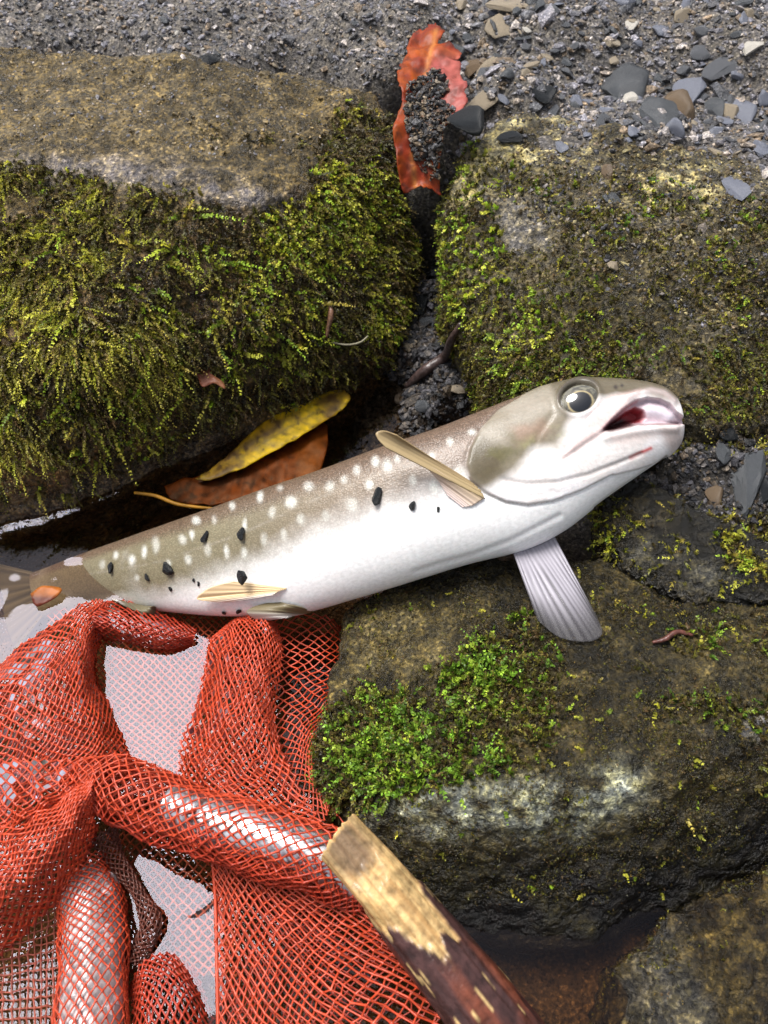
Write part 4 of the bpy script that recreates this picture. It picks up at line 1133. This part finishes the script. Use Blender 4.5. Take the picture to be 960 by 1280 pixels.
# eye: a flat dome set in the socket
ecen, enor = skin_pt(EC[0], EC[1] + 30, 0)
ecen = None
kk = near_ids[np.argmin(np.hypot(XYp[near_ids, 0] - EC[0], XYp[near_ids, 1] - EC[1]))]
ebase = FV[kk]; en = unit(NV[kk] * .5 - fwd * .5)
e1 = unit(np.cross(np.cross(en, rgt * math.cos(ea) - upv * math.sin(ea)), en)); e2 = np.cross(en, e1)
nr, na = 26, 48
EV, ECc = [], []
for i in range(nr + 1):
    r = i / nr
    for j in range(na):
        t = 2 * math.pi * j / na
        x, y = r * math.cos(t), r * math.sin(t)
        z = .0036 * math.sqrt(max(0, 1 - r * r)) - .0012
        EV.append(ebase + e1 * x * 25 * MM + e2 * y * 20 * MM + en * z)
        ECc.append((x, y))
EV = np.array(EV); exy = np.array(ECc)
# photo-down direction in the eye's own frame
dn_s = np.sign(e2 @ -upv)
ppx = (exy[:, 0] + .06) / .55; ppy = (exy[:, 1] * dn_s - .24) / .62
pr = np.hypot(ppx, ppy)
rr_ = np.hypot(exy[:, 0], exy[:, 1])
nE = fbm(np.column_stack([exy * 3, np.zeros(len(exy))]), 2.5, 3, 95)
ecol = mix((.16, .15, .11), (.06, .055, .045), sstep(-.2, .4, nE))
ecol = mix(ecol, (.45, .36, .18), np.exp(-((pr - 1.08) / .06) ** 2) * .9)
ecol = mix(ecol, (.006, .007, .010), 1 - sstep(.93, 1.03, pr))
ecol = mix(ecol, (.05, .045, .035), sstep(.88, .99, rr_))
fpart('eye', mesh_np('fish_eye', EV, gridfaces(nr + 1, na, True), ecol), M['eye'])

def fin(name, base, tips, nray, colfun, alpha, depth_base, depth_tip, ridge=.0005, thick=.0005, bulge=0.0, label=None, under=None):
    """base and tips: photo-plan polylines; the fin is the membrane between them, ribbed by rays"""
    nu, nv = 40, nray * 6 + 1
    B = spline(np.array(base, float), nv); T = spline(np.array(tips, float), nv)
    t = np.linspace(0, 1, nu)[:, None, None]
    G = B[None] * (1 - t) + T[None] * t
    w = np.linspace(0, 1, nv)
    db = np.interp(w, np.linspace(0, 1, len(depth_base)), depth_base); dt = np.interp(w, np.linspace(0, 1, len(depth_tip)), depth_tip)
    rays = np.cos((w + .035 * np.sin(7 * w + 1) + .015 * np.sin(19 * w)) * nray * 2 * np.pi) * (.65 + .35 * np.sin(13 * w + 2))
    D = db[None] * (1 - t[..., 0]) + dt[None] * t[..., 0] - bulge * np.sin(np.pi * t[..., 0]) - ridge * rays[None] * (1 - .5 * t[..., 0])
    W = np.array([atd(u, v, d) for u, v, d in zip(G[..., 0].ravel(), G[..., 1].ravel(), D.ravel())])
    tv, wv = np.repeat(t.ravel(), nv), np.tile(w, nu)
    cc = np.clip(colfun(tv, wv, np.tile(rays, nu)), .01, .9)
    me = mesh_np(name, W, gridfaces(nu, nv), cc)
    a = me.color_attributes['Col']; q_ = np.empty(len(W) * 4, np.float32); a.data.foreach_get('color', q_); q_ = q_.reshape(-1, 4)
    q_[:, 3] = np.clip(alpha(tv, wv, np.tile(rays, nu)), 0, 1); a.data.foreach_set('color', q_.ravel())
    o = fpart(name, me, M['fin'])
    if under is not None:
        o.parent = under; o.matrix_parent_inverse = under.matrix_world.inverted()
    md = o.modifiers.new('thickness', 'SOLIDIFY'); md.thickness = thick
    if label: o['label'] = label
    return o
def dsk(u, v, lift):
    p, n = skin_pt(u, v, lift)
    return (p - CAM) @ fwd
one = lambda t, w, r: np.ones(len(t))
def gdep(u, v):
    return float((np.array(gpt(u, v)[0]) - CAM) @ fwd) - .003
# near pectoral: stiff golden leading edge, pale membrane folded against the flank
pf_ = fin('pectoral_fin', [(606, 624), (600, 613), (588, 603)], [(482, 560), (472, 549), (470, 541), (480, 538), (496, 543)], 5,
    lambda t, w, r: mix(mix((.40, .30, .16), (.30, .215, .11), sstep(.2, .9, w)), (.24, .18, .11), sstep(.3, -1, r) * .35), lambda t, w, r: .97 - .12 * t * w,
    [dsk(600, 620, .001)] * 3, [DIST - .034] * 3, ridge=.00012, thick=.0006, bulge=-.002, label='golden edged front fin folded back along the flank')
bpy.context.view_layer.update()
fin('membrane', [(604, 624), (590, 632), (578, 634)], [(520, 572), (545, 598), (560, 620)], 6,
    lambda t, w, r: mix(mix((.55, .42, .28), (.70, .58, .56), w), (.45, .33, .22), sstep(.2, -1, r) * .35), lambda t, w, r: .93 - .15 * t,
    [dsk(600, 622, .001), dsk(588, 632, .001), dsk(578, 634, .0008)], [DIST - .028, dsk(548, 600, .0025), dsk(560, 620, .001)], ridge=.0002, thick=.0004, under=pf_)
fin('pectoral_fin', [(640, 686), (662, 684), (693, 670)], [(672, 776), (700, 797), (735, 802), (753, 792), (747, 772)], 12,
    lambda t, w, r: mix(mix((.34, .32, .36), (.12, .115, .12), sstep(.45, .95, t)), (.07, .065, .075), sstep(.3, -1, r) * .8 * sstep(.05, .35, t)), lambda t, w, r: np.clip(.92 - .55 * t ** 2 + .12 * r, 0, 1),
    [DIST - .002, DIST - .002, DIST + .001], [gdep(672, 776), gdep(700, 797), gdep(735, 802), gdep(753, 792), gdep(747, 772)], ridge=.00022, thick=.0004, bulge=.004, label='translucent grey front fin spread over the dark boulder')
fin('pelvic_fin', [(358, 736), (350, 738), (340, 744)], [(292, 727), (262, 735), (246, 748), (262, 752), (290, 753)], 8,
    lambda t, w, r: mix(mix((.66, .50, .30), (.78, .72, .66), sstep(.6, 1, w)), (.45, .30, .14), sstep(.2, -1, r) * .5), lambda t, w, r: .97 + 0 * t,
    [dsk(356, 737, .001)] * 3, [dsk(292, 730, .003), dsk(255, 744, .004), dsk(285, 750, .004)], ridge=.0003, thick=.0004, label='cream coloured belly fin')
fin('pelvic_fin', [(392, 764), (380, 768), (366, 770)], [(345, 751), (318, 758), (308, 766), (325, 776), (350, 774)], 6,
    lambda t, w, r: mix(mix((.16, .13, .07), (.60, .55, .52), sstep(.3, .8, w)), (.10, .08, .05), sstep(.2, -1, r) * .5), lambda t, w, r: .97 + 0 * t,
    [DIST + .014] * 3, [DIST + .010, DIST + .012, DIST + .016], ridge=.0003, thick=.0004, bulge=.006, label='dark edged belly fin under the fish')
fin('anal_fin', [(140, 748), (160, 752), (182, 757)], [(150, 752), (176, 770), (193, 772), (195, 758)], 6,
    lambda t, w, r: mix(mix((.14, .12, .07), (.62, .58, .54), np.exp(-(w / .12) ** 2)), (.08, .07, .05), sstep(.2, -1, r) * .6), one,
    [DIST + .050] * 3, [DIST + .044] * 3, ridge=.0003, thick=.0005, bulge=.008)
fin('tail_fin', [(42, 716), (48, 740), (58, 766)], [(-22, 700), (2, 740), (6, 775), (20, 815)], 10,
    lambda t, w, r: mix((.13, .11, .07), (.07, .06, .04), sstep(.2, -1, r)), one, [DIST + .086] * 3, [DIST + .094, DIST + .092, DIST + .090, DIST + .090], ridge=.0004, thick=.0006)

# grit on the fish
flecks = [(473, 621, .0044, 'large black leaf shaped grit flake on the fish flank'), (517, 630, .0024, 'square black grit chip beside the front fin'), (548, 637, .0012, 'tiny black speck below the front fin'),
          (307, 714, .0046, 'black wedge shaped chip resting on the cream belly fin'), (303, 667, .0034, 'round black grit grain among the white flank spots'), (258, 672, .0032, 'shiny black grain stuck high on the tail half of the fish'),
          (210, 709, .0042, 'upright black grit grain near the tail'), (140, 709, .0030, 'grey black grain on the tail stem'), (299, 762, .0026, 'small dark grain at the belly edge by the orange net'),
          (185, 720, .0022, 'dull dark grain behind the upright black one'), (248, 730, .0014, 'tiny black speck before the cream belly fin'), (243, 705 + 20, .0012, 'tiny black speck under another one near the cream fin'),
          (281, 765, .0018, 'flat dark speck at the lower belly edge'), (213, 735, .0018, 'dark speck low on the tail half')]
for k, (u, v, s, lab) in enumerate(flecks):
    p, n = skin_pt(u, v, 0)
    lift = s * .35 + (.0045 if lab.startswith('black wedge') else 0)
    e = Vector((0, 0, 1)).rotation_difference(Vector(n)).to_euler()
    key = PM[(2 * k) % 10]
    o = pebble(Vector(p + n * lift), s, key, M['black'], lab, None, None, name='grit_grain', asp=(.68, 1.0, .75))
    o['category'] = 'grit'
    o.rotation_euler = (Vector((0, 0, 1)).rotation_difference(Vector(n)) @ Matrix.Rotation(random.uniform(-.6, .6), 3, 'Z').to_quaternion()).to_euler()

# ------------------------------------------------------------------ landing net
net = bpy.data.objects.new('landing_net', None); COL.objects.link(net)
net.location = tuple(at(250, 1000, 0))
tag(net, 'orange red mesh landing net bunched in the water around an aluminium pipe', 'net')
bpy.context.view_layer.update()
def npart(name, me, mat, label=None):
    o = obj(name, me, mat, net)
    o.matrix_parent_inverse = net.matrix_world.inverted()
    if label: o['label'] = label
    return o
def patch_fun(ctrl):
    G = np.array([[at(*p) for p in row] for row in ctrl])
    return G
def eval_patch(G, u, v):                      # u over rows, v over columns, both in 0..1
    nr_, nc = G.shape[:2]
    uu = np.clip(u, 0, 1) * (nr_ - 1); vv = np.clip(v, 0, 1) * (nc - 1)
    def wts(t, k):
        i = np.clip(np.floor(t).astype(int), 0, k - 2); f = t - i
        w = np.stack([-.5 * f + f ** 2 - .5 * f ** 3, 1 - 2.5 * f ** 2 + 1.5 * f ** 3, .5 * f + 2 * f ** 2 - 1.5 * f ** 3, -.5 * f ** 2 + .5 * f ** 3], -1)
        return i, w
    Gp = np.concatenate([2 * G[:1] - G[1:2], G, 2 * G[-1:] - G[-2:-1]], 0)
    Gp = np.concatenate([2 * Gp[:, :1] - Gp[:, 1:2], Gp, 2 * Gp[:, -1:] - Gp[:, -2:-1]], 1)
    i, wu = wts(uu, nr_); j, wv = wts(vv, nc)
    out = 0
    for a in range(4):
        for b in range(4):
            out = out + (wu[:, a] * wv[:, b])[:, None] * Gp[i + a, j + b]
    return out
FILM = []
def lattice(fun, lu, lv, pitch, rad, color, seed=0, jit=.12, diamond=True, closed_v=False, ruck=.0, film=0.0):
    """threads of a knotted mesh laid on the surface fun(u, v)"""
    r = np.random.default_rng(seed)
    h = pitch * (.7071 if diamond else 1.0)
    nu = max(3, int(lu / h)); nv = max(3, int(lv / h))
    if closed_v: nv += nv % 2
    I, J = np.meshgrid(np.arange(nu + 1), np.arange(nv + (0 if closed_v else 1)), indexing='ij')
    ncol = I.shape[1]
    U = I / nu; Vv = J / nv
    ju, jv = r.normal(0, jit / nu, I.shape), r.normal(0, jit / nv, I.shape)
    Pn = fun((U + ju).ravel(), ((Vv + jv) % 1.0 if closed_v else Vv + jv).ravel())
    if ruck:
        Pn = Pn + ruck * np.stack([fbm(Pn, 70, 2, seed + q_) for q_ in (1, 2, 3)], -1)
        Pn[:, 2] += ruck * .9 * np.sin((Pn[:, 0] * .8 + Pn[:, 1] * .6) * 420 + 5 * fbm(Pn, 25, 2, seed + 7)) * sstep(-.2, .3, fbm(Pn, 30, 2, seed + 8))
    idx = np.arange(Pn.shape[0]).reshape(I.shape)
    E = []
    if diamond:
        for di, dj in ((1, 1), (1, -1)):
            for i in range(nu):
                j = np.arange(ncol); j = j[(i + j) % 2 == 0]
                j2 = j + dj
                if closed_v: j2 = j2 % ncol; ok = np.ones(len(j), bool)
                else: ok = (j2 >= 0) & (j2 < ncol)
                E.append(np.stack([idx[i, j[ok]], idx[i + 1, j2[ok]]], -1))
                j = np.arange(ncol); j = j[(i + j) % 2 == 1]; j2 = j + dj
        E = np.vstack(E)
        # rows where i+j is odd start on the other parity automatically
    else:
        for i in range(nu + 1):
            jj = np.arange(ncol if closed_v else ncol - 1)
            E.append(np.stack([idx[i, jj], idx[i, (jj + 1) % ncol]], -1))
        for i in range(nu):
            E.append(np.stack([idx[i], idx[i + 1]], -1))
        E = np.vstack(E)
    A, B = Pn[E[:, 0]], Pn[E[:, 1]]
    ln = np.linalg.norm(B - A, axis=1)
    k = ln < pitch * 3.5
    A, B, ln = A[k], B[k], ln[k]
    T = (B - A) / (ln[:, None] + 1e-12)
    ref = np.where(np.abs(T[:, 2:3]) < .8, np.array([[0, 0, 1.0]]), np.array([[1.0, 0, 0]]))
    X_ = unit(np.cross(T, ref)); Y_ = np.cross(X_, T)
    m = len(A)
    rr = rad * r.uniform(.8, 1.2, (m, 1))
    ring = []
    for s, f in ((-.06, 1.45), (.25, .9), (.75, .9), (1.06, 1.45)):
        cen = A + (B - A) * s
        for a in range(5):
            an = 2 * math.pi * a / 5
            ring.append(cen + (X_ * math.cos(an) + Y_ * math.sin(an)) * rr * f)
    V = np.stack(ring, 1)
    fq = []
    for s in range(3):
        for a in range(5):
            fq.append([s * 5 + a, (s + 1) * 5 + a, (s + 1) * 5 + (a + 1) % 5, s * 5 + (a + 1) % 5])
    fq = np.array(fq)[None] + (np.arange(m) * 20)[:, None, None]
    col = np.asarray(color)[None] * r.uniform(.8, 1.2, (m, 1))
    if film and diamond:
        ii, jj = np.meshgrid(np.arange(nu - 1), np.arange(1, ncol - 1), indexing='ij')
        ok = ((ii + jj) % 2 == 0)
        pf = Pn[idx[ii[ok], jj[ok]]]
        keep = fbm(pf, 60, 2, seed + 5) + r.normal(0, .25, len(pf)) > 1 - 2 * film
        i0, j0 = ii[ok][keep], jj[ok][keep]
        FILM.append(np.stack([Pn[idx[i0, j0]], Pn[idx[i0 + 1, j0 + 1]], Pn[idx[i0 + 2, j0]], Pn[idx[i0 + 1, j0 - 1]]], 1))
    return V.reshape(-1, 3), fq.reshape(-1, 4), np.repeat(col, 20, 0)
ORANGE = (.52, .062, .022); DEEP = (.40, .040, .016); SHADE_BROWN = (.12, .035, .022); SKY_PINK = (.60, .13, .075)
def sheet(ctrl, pitch=.0030, rad=.00048, color=ORANGE, seed=0, ruck=.0, diamond=True, film=0.0, label=None, jit=.12):
    G = patch_fun(ctrl)
    lu = np.mean(np.sum(np.linalg.norm(np.diff(G, axis=0), axis=2), 0)); lv = np.mean(np.sum(np.linalg.norm(np.diff(G, axis=1), axis=2), 1))
    V, Fq, C = lattice(lambda u, v: eval_patch(G, u, v), lu, lv, pitch, rad, color, seed, ruck=ruck, diamond=diamond, jit=jit, film=film)
    return npart('netting', mesh_np('netting', V, Fq, C), M['net'], label)
def sleeve(pts, radii, pitch=.0030, rad=.00048, color=ORANGE, seed=0, ruck=.0, squash=1.0, label=None, jit=.12, fold=.07):
    C0 = spline(np.array([at(*p) for p in pts]), 80); R0 = spline(np.array([[r] for r in radii]), np.linspace(0, len(radii) - 1, 80))[:, 0]
    T, A, B = frames(C0)
    L = np.sum(np.linalg.norm(np.diff(C0, axis=0), axis=1))
    def fun(u, v):
        x = np.clip(u, 0, 1) * 79; i = np.clip(np.floor(x).astype(int), 0, 78); f = (x - i)[:, None]
        lerp = lambda q_: q_[i] * (1 - f) + q_[i + 1] * f
        r = R0[i] * (1 - f[:, 0]) + R0[i + 1] * f[:, 0]
        an = v * 2 * np.pi
        r = r * (1 + fold * np.sin(4 * an + 9 * u + seed) * .6 + fold * np.sin(7 * an - 14 * u + 2 * seed) * .5 + fold * .8 * np.sin(23 * u + 3 * np.sin(an)))
        return lerp(C0) + (lerp(A) * np.cos(an)[:, None] + lerp(B) * (np.sin(an) * squash)[:, None]) * r[:, None]
    V, Fq, C = lattice(fun, L, 2 * math.pi * float(np.mean(radii)), pitch, rad, color, seed, closed_v=True, ruck=ruck, jit=jit)
    return npart('netting', mesh_np('netting', V, Fq, C), M['net'], label)

sheet([[(-60, 880, .004), (0, 832, .010), (60, 786, .014), (112, 752, .012), (140, 754, .006)],
       [(-60, 900, .016), (0, 860, .024), (60, 820, .028), (105, 795, .018), (125, 800, .0)],
       [(-60, 950, .020), (0, 920, .028), (60, 885, .030), (105, 860, .020), (125, 850, -.004)],
       [(-60, 1000, .016), (0, 975, .022), (60, 945, .026), (120, 915, .020), (158, 915, -.004)],
       [(-60, 1040, .010), (0, 1020, .015), (60, 990, .020), (125, 965, .018), (172, 960, -.003)]], seed=1, pitch=.0028, ruck=.002, film=.6)
sheet([[(-60, 890, .000), (0, 850, .006), (60, 805, .010), (112, 770, .006)], [(-60, 950, .010), (0, 920, .016), (60, 885, .018), (108, 860, .010)], [(-60, 1040, .004), (0, 1020, .008), (60, 990, .012), (130, 965, .010)]], seed=2, pitch=.0030, color=DEEP, ruck=.002)
sheet([[(104, 762, .0), (150, 750, .0), (200, 766, .0), (246, 786, -.002)], [(108, 766, .012), (155, 768, .014), (200, 784, .012), (243, 795, .004)],
       [(115, 780, .012), (160, 788, .012), (205, 800, .008), (240, 803, .0)], [(125, 800, -.003), (165, 806, -.003), (205, 815, -.003), (235, 812, -.004)]], seed=3, pitch=.0028, color=DEEP, film=.5)
# submerged netting just under the surface, sky reflection mixed into its thread colour
sheet([[(60, 760, -.006), (180, 765, -.005), (300, 770, -.005)], [(60, 880, -.006), (190, 880, -.004), (300, 880, -.005)], [(60, 990, -.006), (190, 985, -.004), (300, 990, -.006)]], seed=4, pitch=.0029, color=SKY_PINK, rad=.00046)
sheet([[(130, 1040, -.010), (210, 1040, -.010), (300, 1040, -.010)], [(130, 1130, -.012), (210, 1130, -.012), (300, 1130, -.012)], [(130, 1220, -.012), (210, 1220, -.012), (300, 1220, -.012)]], seed=5, pitch=.0031, color=SKY_PINK, rad=.00048)
# standing fold in the middle
sheet([[(288, 776, .010), (303, 768, .022), (330, 768, .026), (348, 780, .016)], [(262, 805, .010), (290, 800, .030), (325, 805, .034), (352, 825, .020)],
       [(248, 865, .006), (280, 870, .030), (315, 872, .036), (345, 880, .022)], [(228, 930, .003), (265, 935, .026), (310, 945, .034), (354, 945, .024)],
       [(216, 985, .0), (260, 990, .020), (320, 1000, .030), (396, 1015, .030)], [(222, 1030, .0), (270, 1030, .014), (330, 1040, .022), (412, 1045, .026)]], seed=6, pitch=.0029, rad=.00048, film=.3, ruck=.0022)
sheet([[(335, 775, .014), (370, 768, .012), (405, 770, .010), (427, 785, -.002)], [(345, 820, .012), (380, 818, .014), (415, 818, .012), (438, 815, .0)],
       [(335, 875, .010), (370, 868, .014), (405, 868, .014), (429, 860, .006)], [(335, 940, .010), (365, 925, .016), (385, 915, .016), (403, 905, .010)],
       [(360, 990, .014), (380, 970, .018), (390, 960, .018), (399, 950, .014)], [(400, 1040, .018), (410, 1020, .020), (415, 1010, .020), (430, 1030, .018)]], seed=7, pitch=.0031, rad=.00040, ruck=.0016)
sheet([[(255, 800, -.002), (290, 790, .006), (340, 800, .006)], [(240, 880, -.003), (285, 880, .008), (340, 890, .008)], [(215, 990, -.003), (280, 1000, .006), (390, 1020, .010)]], seed=8, pitch=.0030, color=DEEP)
# sleeve round the pipe
PIPE = [(96, 985, .026), (140, 978, .034), (200, 1000, .040), (262, 1026, .044), (330, 1046, .047), (400, 1072, .046), (445, 1096, .036)]
sleeve(PIPE, [.010, .0120, .0118, .0114, .0114, .0114, .0105], seed=9, pitch=.0031, ruck=.0018, rad=.00044)
sleeve([(p[0] + 4, p[1] + 12, p[2] - .004) for p in PIPE], [.008, .0125, .0125, .0118, .0118, .0118, .011], seed=10, pitch=.0031, ruck=.003, rad=.00044, color=DEEP)
pc_ = spline(np.array([at(*p) for p in [(212, 1006, .041), (262, 1026, .044), (330, 1046, .047), (400, 1072, .046), (450, 1098, .038)]]), 80)
Lp = np.linspace(0, 1, 80)
rp = np.where(Lp < .22, .0088 + .00035 * np.sin(Lp * 420), .0097)
V, Fq = tube(pc_, rp, 36)
npart('frame_pipe', quads_to_mesh('frame_pipe', V, Fq), M['metal'], 'shiny aluminium pipe inside the orange netting')
# lower sheet hanging beside the stick, two layers
LS = [[(262, 1052, .022), (310, 1070, .030), (370, 1095, .035), (445, 1118, .036)], [(268, 1120, .016), (320, 1130, .024), (390, 1150, .030), (480, 1165, .034)],
      [(270, 1200, .014), (330, 1210, .020), (410, 1220, .026), (525, 1225, .030)], [(272, 1310, .012), (350, 1310, .018), (440, 1310, .024), (590, 1310, .028)]]
sheet(LS, seed=11, pitch=.0035, rad=.00046, color=ORANGE, ruck=.0018)
sheet([[(a + 3, b - 2, z - .009) for a, b, z in row] for row in LS], seed=12, pitch=.0035, rad=.00040, color=DEEP)
stk = [tuple(at(264, 1056, .022)), tuple(at(269, 1120, .016)), tuple(at(271, 1200, .014)), tuple(at(273, 1310, .012))]
V, Fq = tube(spline(np.array(stk), 40), .0008, 6); npart('selvedge_cord', quads_to_mesh('selvedge_cord', V, Fq, np.tile(ORANGE, (len(V), 1))), M['net'])
# folds at the lower left
sheet([[(128, 952, .028), (118, 972, .044), (112, 1000, .044), (122, 1034, .018)], [(88, 982, .028), (76, 1008, .044), (85, 1040, .044), (108, 1075, .016)],
       [(30, 1012, .028), (30, 1048, .042), (45, 1085, .042), (78, 1122, .012)], [(-20, 1038, .028), (-10, 1080, .040), (5, 1120, .040), (32, 1168, .010)],
       [(-70, 1080, .028), (-60, 1120, .040), (-50, 1160, .040), (-30, 1215, .008)]], seed=13, pitch=.0029, ruck=.002)
sheet([[(120, 960, .02), (115, 1000, .032), (122, 1040, .01)], [(60, 1010, .022), (62, 1050, .032), (95, 1100, .008)], [(-20, 1060, .02), (-5, 1110, .03), (30, 1170, .004)], [(-70, 1100, .02), (-55, 1150, .03), (-30, 1215, .004)]], seed=14, pitch=.0029, color=DEEP, ruck=.002)
sheet([[(-30, 955, .026), (40, 950, .034), (120, 950, .030)], [(-30, 1000, .034), (40, 990, .040), (105, 985, .036)], [(-30, 1045, .030), (30, 1025, .036), (90, 1000, .032)]], seed=15, pitch=.0029, ruck=.002, film=.5)
TB = [(104, 1080, .004), (114, 1130, .006), (117, 1200, .007), (112, 1320, .007)]
sleeve(TB, [.0100, .0132, .0140, .0145], seed=16, pitch=.0028, rad=.00040, jit=.08, fold=.05)
V, Fq = tube(spline(np.array([at(*p) for p in [(106, 1092, .003), (115, 1130, .005), (117, 1200, .006), (112, 1320, .006)]]), 60), np.concatenate([np.linspace(.0075, .0122, 12), np.full(48, .0126)]), 36)
npart('frame_pipe', quads_to_mesh('frame_pipe', V, Fq), M['dull'], 'wet frame pipe under tight netting at the water edge')
sheet([[(-40, 1150, .002), (30, 1120, .002), (85, 1095, .002)], [(-40, 1210, .003), (30, 1200, .003), (82, 1190, .002)], [(-40, 1310, .002), (30, 1310, .003), (80, 1310, .002)]], seed=17, pitch=.0029, color=(.30, .06, .03), diamond=False, rad=.00040)
sheet([[(160, 1238, -.003), (180, 1200, .004), (215, 1192, .0), (246, 1215, -.006)], [(166, 1260, .002), (190, 1238, .013), (225, 1235, .012), (263, 1262, -.004)], [(162, 1320, .002), (195, 1320, .014), (235, 1320, .014), (280, 1320, -.004)]], seed=18, pitch=.0028, color=DEEP)
sleeve([(128, 1040, .008), (140, 1070, .006), (158, 1095, .005), (176, 1120, .004), (190, 1155, .004), (178, 1185, .002), (165, 1205, .002)], [.006, .0045, .003, .0032, .0045, .0042, .003], seed=19, pitch=.0021, rad=.00040, color=SHADE_BROWN, ruck=.002)  # net's reflection in the water, added as a twist in shaded brown

if FILM:
    Q = np.vstack(FILM).reshape(-1, 3)
    fo = npart('water_film', mesh_np('water_film', Q, np.arange(len(Q)).reshape(-1, 4)), M['film'])
    fo['kind'] = 'stuff'

# ------------------------------------------------------------------ wooden stick
SC = spline(np.array([atd(423, 1046, .315), atd(482, 1113, .311), atd(553, 1200, .306), atd(632, 1300, .301), atd(720, 1410, .300), at(840, 1560, .012), at(980, 1730, -.03)]), 340)
T, A, B = frames(SC)
nseg = 96
ph2 = np.linspace(0, 2 * np.pi, nseg, endpoint=False)
Ls = np.concatenate([[0], np.cumsum(np.linalg.norm(np.diff(SC, axis=0), axis=1))])
tocam = unit(CAM[None] - SC); tocam = unit(tocam - T * np.sum(tocam * T, 1)[:, None]); sidev = np.cross(T, tocam)
Vs = []
Rb = .0104
ang, LL = np.meshgrid(ph2, Ls)
rad_ = (Rb + .0030 * sstep(.0, .10, LL)) * (1 + .05 * np.sin(ang * 2 + 1) + .03 * np.sin(ang * 3))
base = SC[:, None] + (tocam[:, None] * np.cos(ph2)[None, :, None] + sidev[:, None] * np.sin(ph2)[None, :, None]) * rad_[..., None]
nz = fbm(np.column_stack([LL.ravel() * 25, np.cos(ang).ravel() * 1.4, np.sin(ang).ravel() * 1.4]), 1.6, 4, 101).reshape(LL.shape)
gr_ = fbm(np.column_stack([LL.ravel() * 12, np.cos(ang).ravel() * 7, np.sin(ang).ravel() * 7]), 2.2, 3, 102).reshape(LL.shape)
topf = np.cos(ang)
edge_len = .044 + .026 * nz + .010 * np.cos(ang * 2 + .6)
bark = sstep(-.002, .002, LL - edge_len)
trough = np.exp(-((np.sin(ang) / .62) ** 2)) * (topf > 0) * (1 - sstep(.012, .024, LL + .003 * nz)) 
Vs = base - tocam[:, None] * (trough * .0095)[..., None]
rdir = unit(base - SC[:, None])
Vs = Vs + rdir * (.0011 * bark + .0007 * gr_ + .0006 * nz)[..., None]
Vs = Vs - T[:, None] * (np.maximum(0, .006 - LL) * 0.0)[..., None]
Vs = Vs + T[:, None] * (np.where(LL < .004, .0025 * np.sin(ang - .9) + .001 * gr_, 0))[..., None]
cw = mix((.50, .34, .15), (.36, .21, .08), sstep(-.3, .4, gr_.ravel()))
cw = mix(cw, (.13, .085, .055), np.clip(1.5 * trough * (1 - sstep(.010, .020, LL + .004 * gr_)) * sstep(.0008, .0022, LL), 0, 1).ravel() * .85)
cb = mix((.050, .022, .020), (.13, .035, .018), sstep(-.1, .5, nz.ravel()))
cb = mix(cb, (.50, .34, .15), sstep(.52, .60, fbm(np.column_stack([LL.ravel() * 40, np.cos(ang).ravel() * 2.5, np.sin(ang).ravel() * 2.5]), 2.0, 2, 103)))
cwood = cw * (1 - bark.ravel()[:, None]) + cb * bark.ravel()[:, None]
nV = len(SC) * nseg
V = np.vstack([Vs.reshape(-1, 3), SC[0] + T[0] * .004 - tocam[0] * .004, SC[-1]])
Fq = gridfaces(len(SC), nseg, True)
j = np.arange(nseg); j2 = (j + 1) % nseg; l = (len(SC) - 1) * nseg
Fq = np.vstack([Fq, np.stack([np.full(nseg, nV), j, j2, j2], -1), np.stack([np.full(nseg, nV + 1), l + j2, l + j, l + j], -1)])
me = quads_to_mesh('stick', V, Fq, np.vstack([cwood, [[.16, .10, .06]], [[.3, .2, .1]]]))
stick = obj('broken_stick', me, M['wood'])
tag(stick, 'broken wooden stick with peeling dark red bark leaning across the orange net', 'stick')

# ------------------------------------------------------------------ water
kd_pts = []
for o in STONES[:1]:
    V, N, T_ = tris_of(o)
    k = np.abs(V[:, 2]) < .0022
    kd_pts.append(V[k])
kd_pts = np.vstack(kd_pts)
kd = kdtree.KDTree(len(kd_pts))
for i, p in enumerate(kd_pts): kd.insert((p[0], p[1], 0), i)
kd.balance()
wx = axis(-.26, .20, .0021, 8); wy = axis(-.24, .16, .0021, 8)
WX, WY = np.meshgrid(wx, wy, indexing='ij')
wxy = np.column_stack([WX.ravel(), WY.ravel()])
wz = np.zeros(len(wxy))
inn = (np.abs(wxy[:, 0] + .03) < .24) & (np.abs(wxy[:, 1] + .04) < .21)
dd = np.array([kd.find((x, y, 0))[2] for x, y in wxy[inn]])
wz[inn] += .0022 * np.exp(-dd / .0028)
P3 = np.column_stack([wxy, np.zeros(len(wxy))])
wz += .00022 * fbm(P3, 45, 2, 111)
for (u, v, r0) in ((150, 900, 38), (205, 880, 30), (236, 905, 22), (236, 905, 32), (120, 850, 20), (230, 1090, 40), (150, 1060, 30)):
    c0 = at(u, v, 0); rr = np.hypot(wxy[:, 0] - c0[0], wxy[:, 1] - c0[1]); k0 = r0 * .00042
    wz += .00030 * np.exp(-((rr - k0) / .0022) ** 2) * np.clip(.2 + fbm(P3, 60, 1, int(u)), 0, 1)
water = obj('water', mesh_np('water', np.column_stack([wxy, wz]), gridfaces(len(wx), len(wy))), M['water'])
tag(water, 'still shallow stream water reflecting the pale sky', 'water', kind='structure')
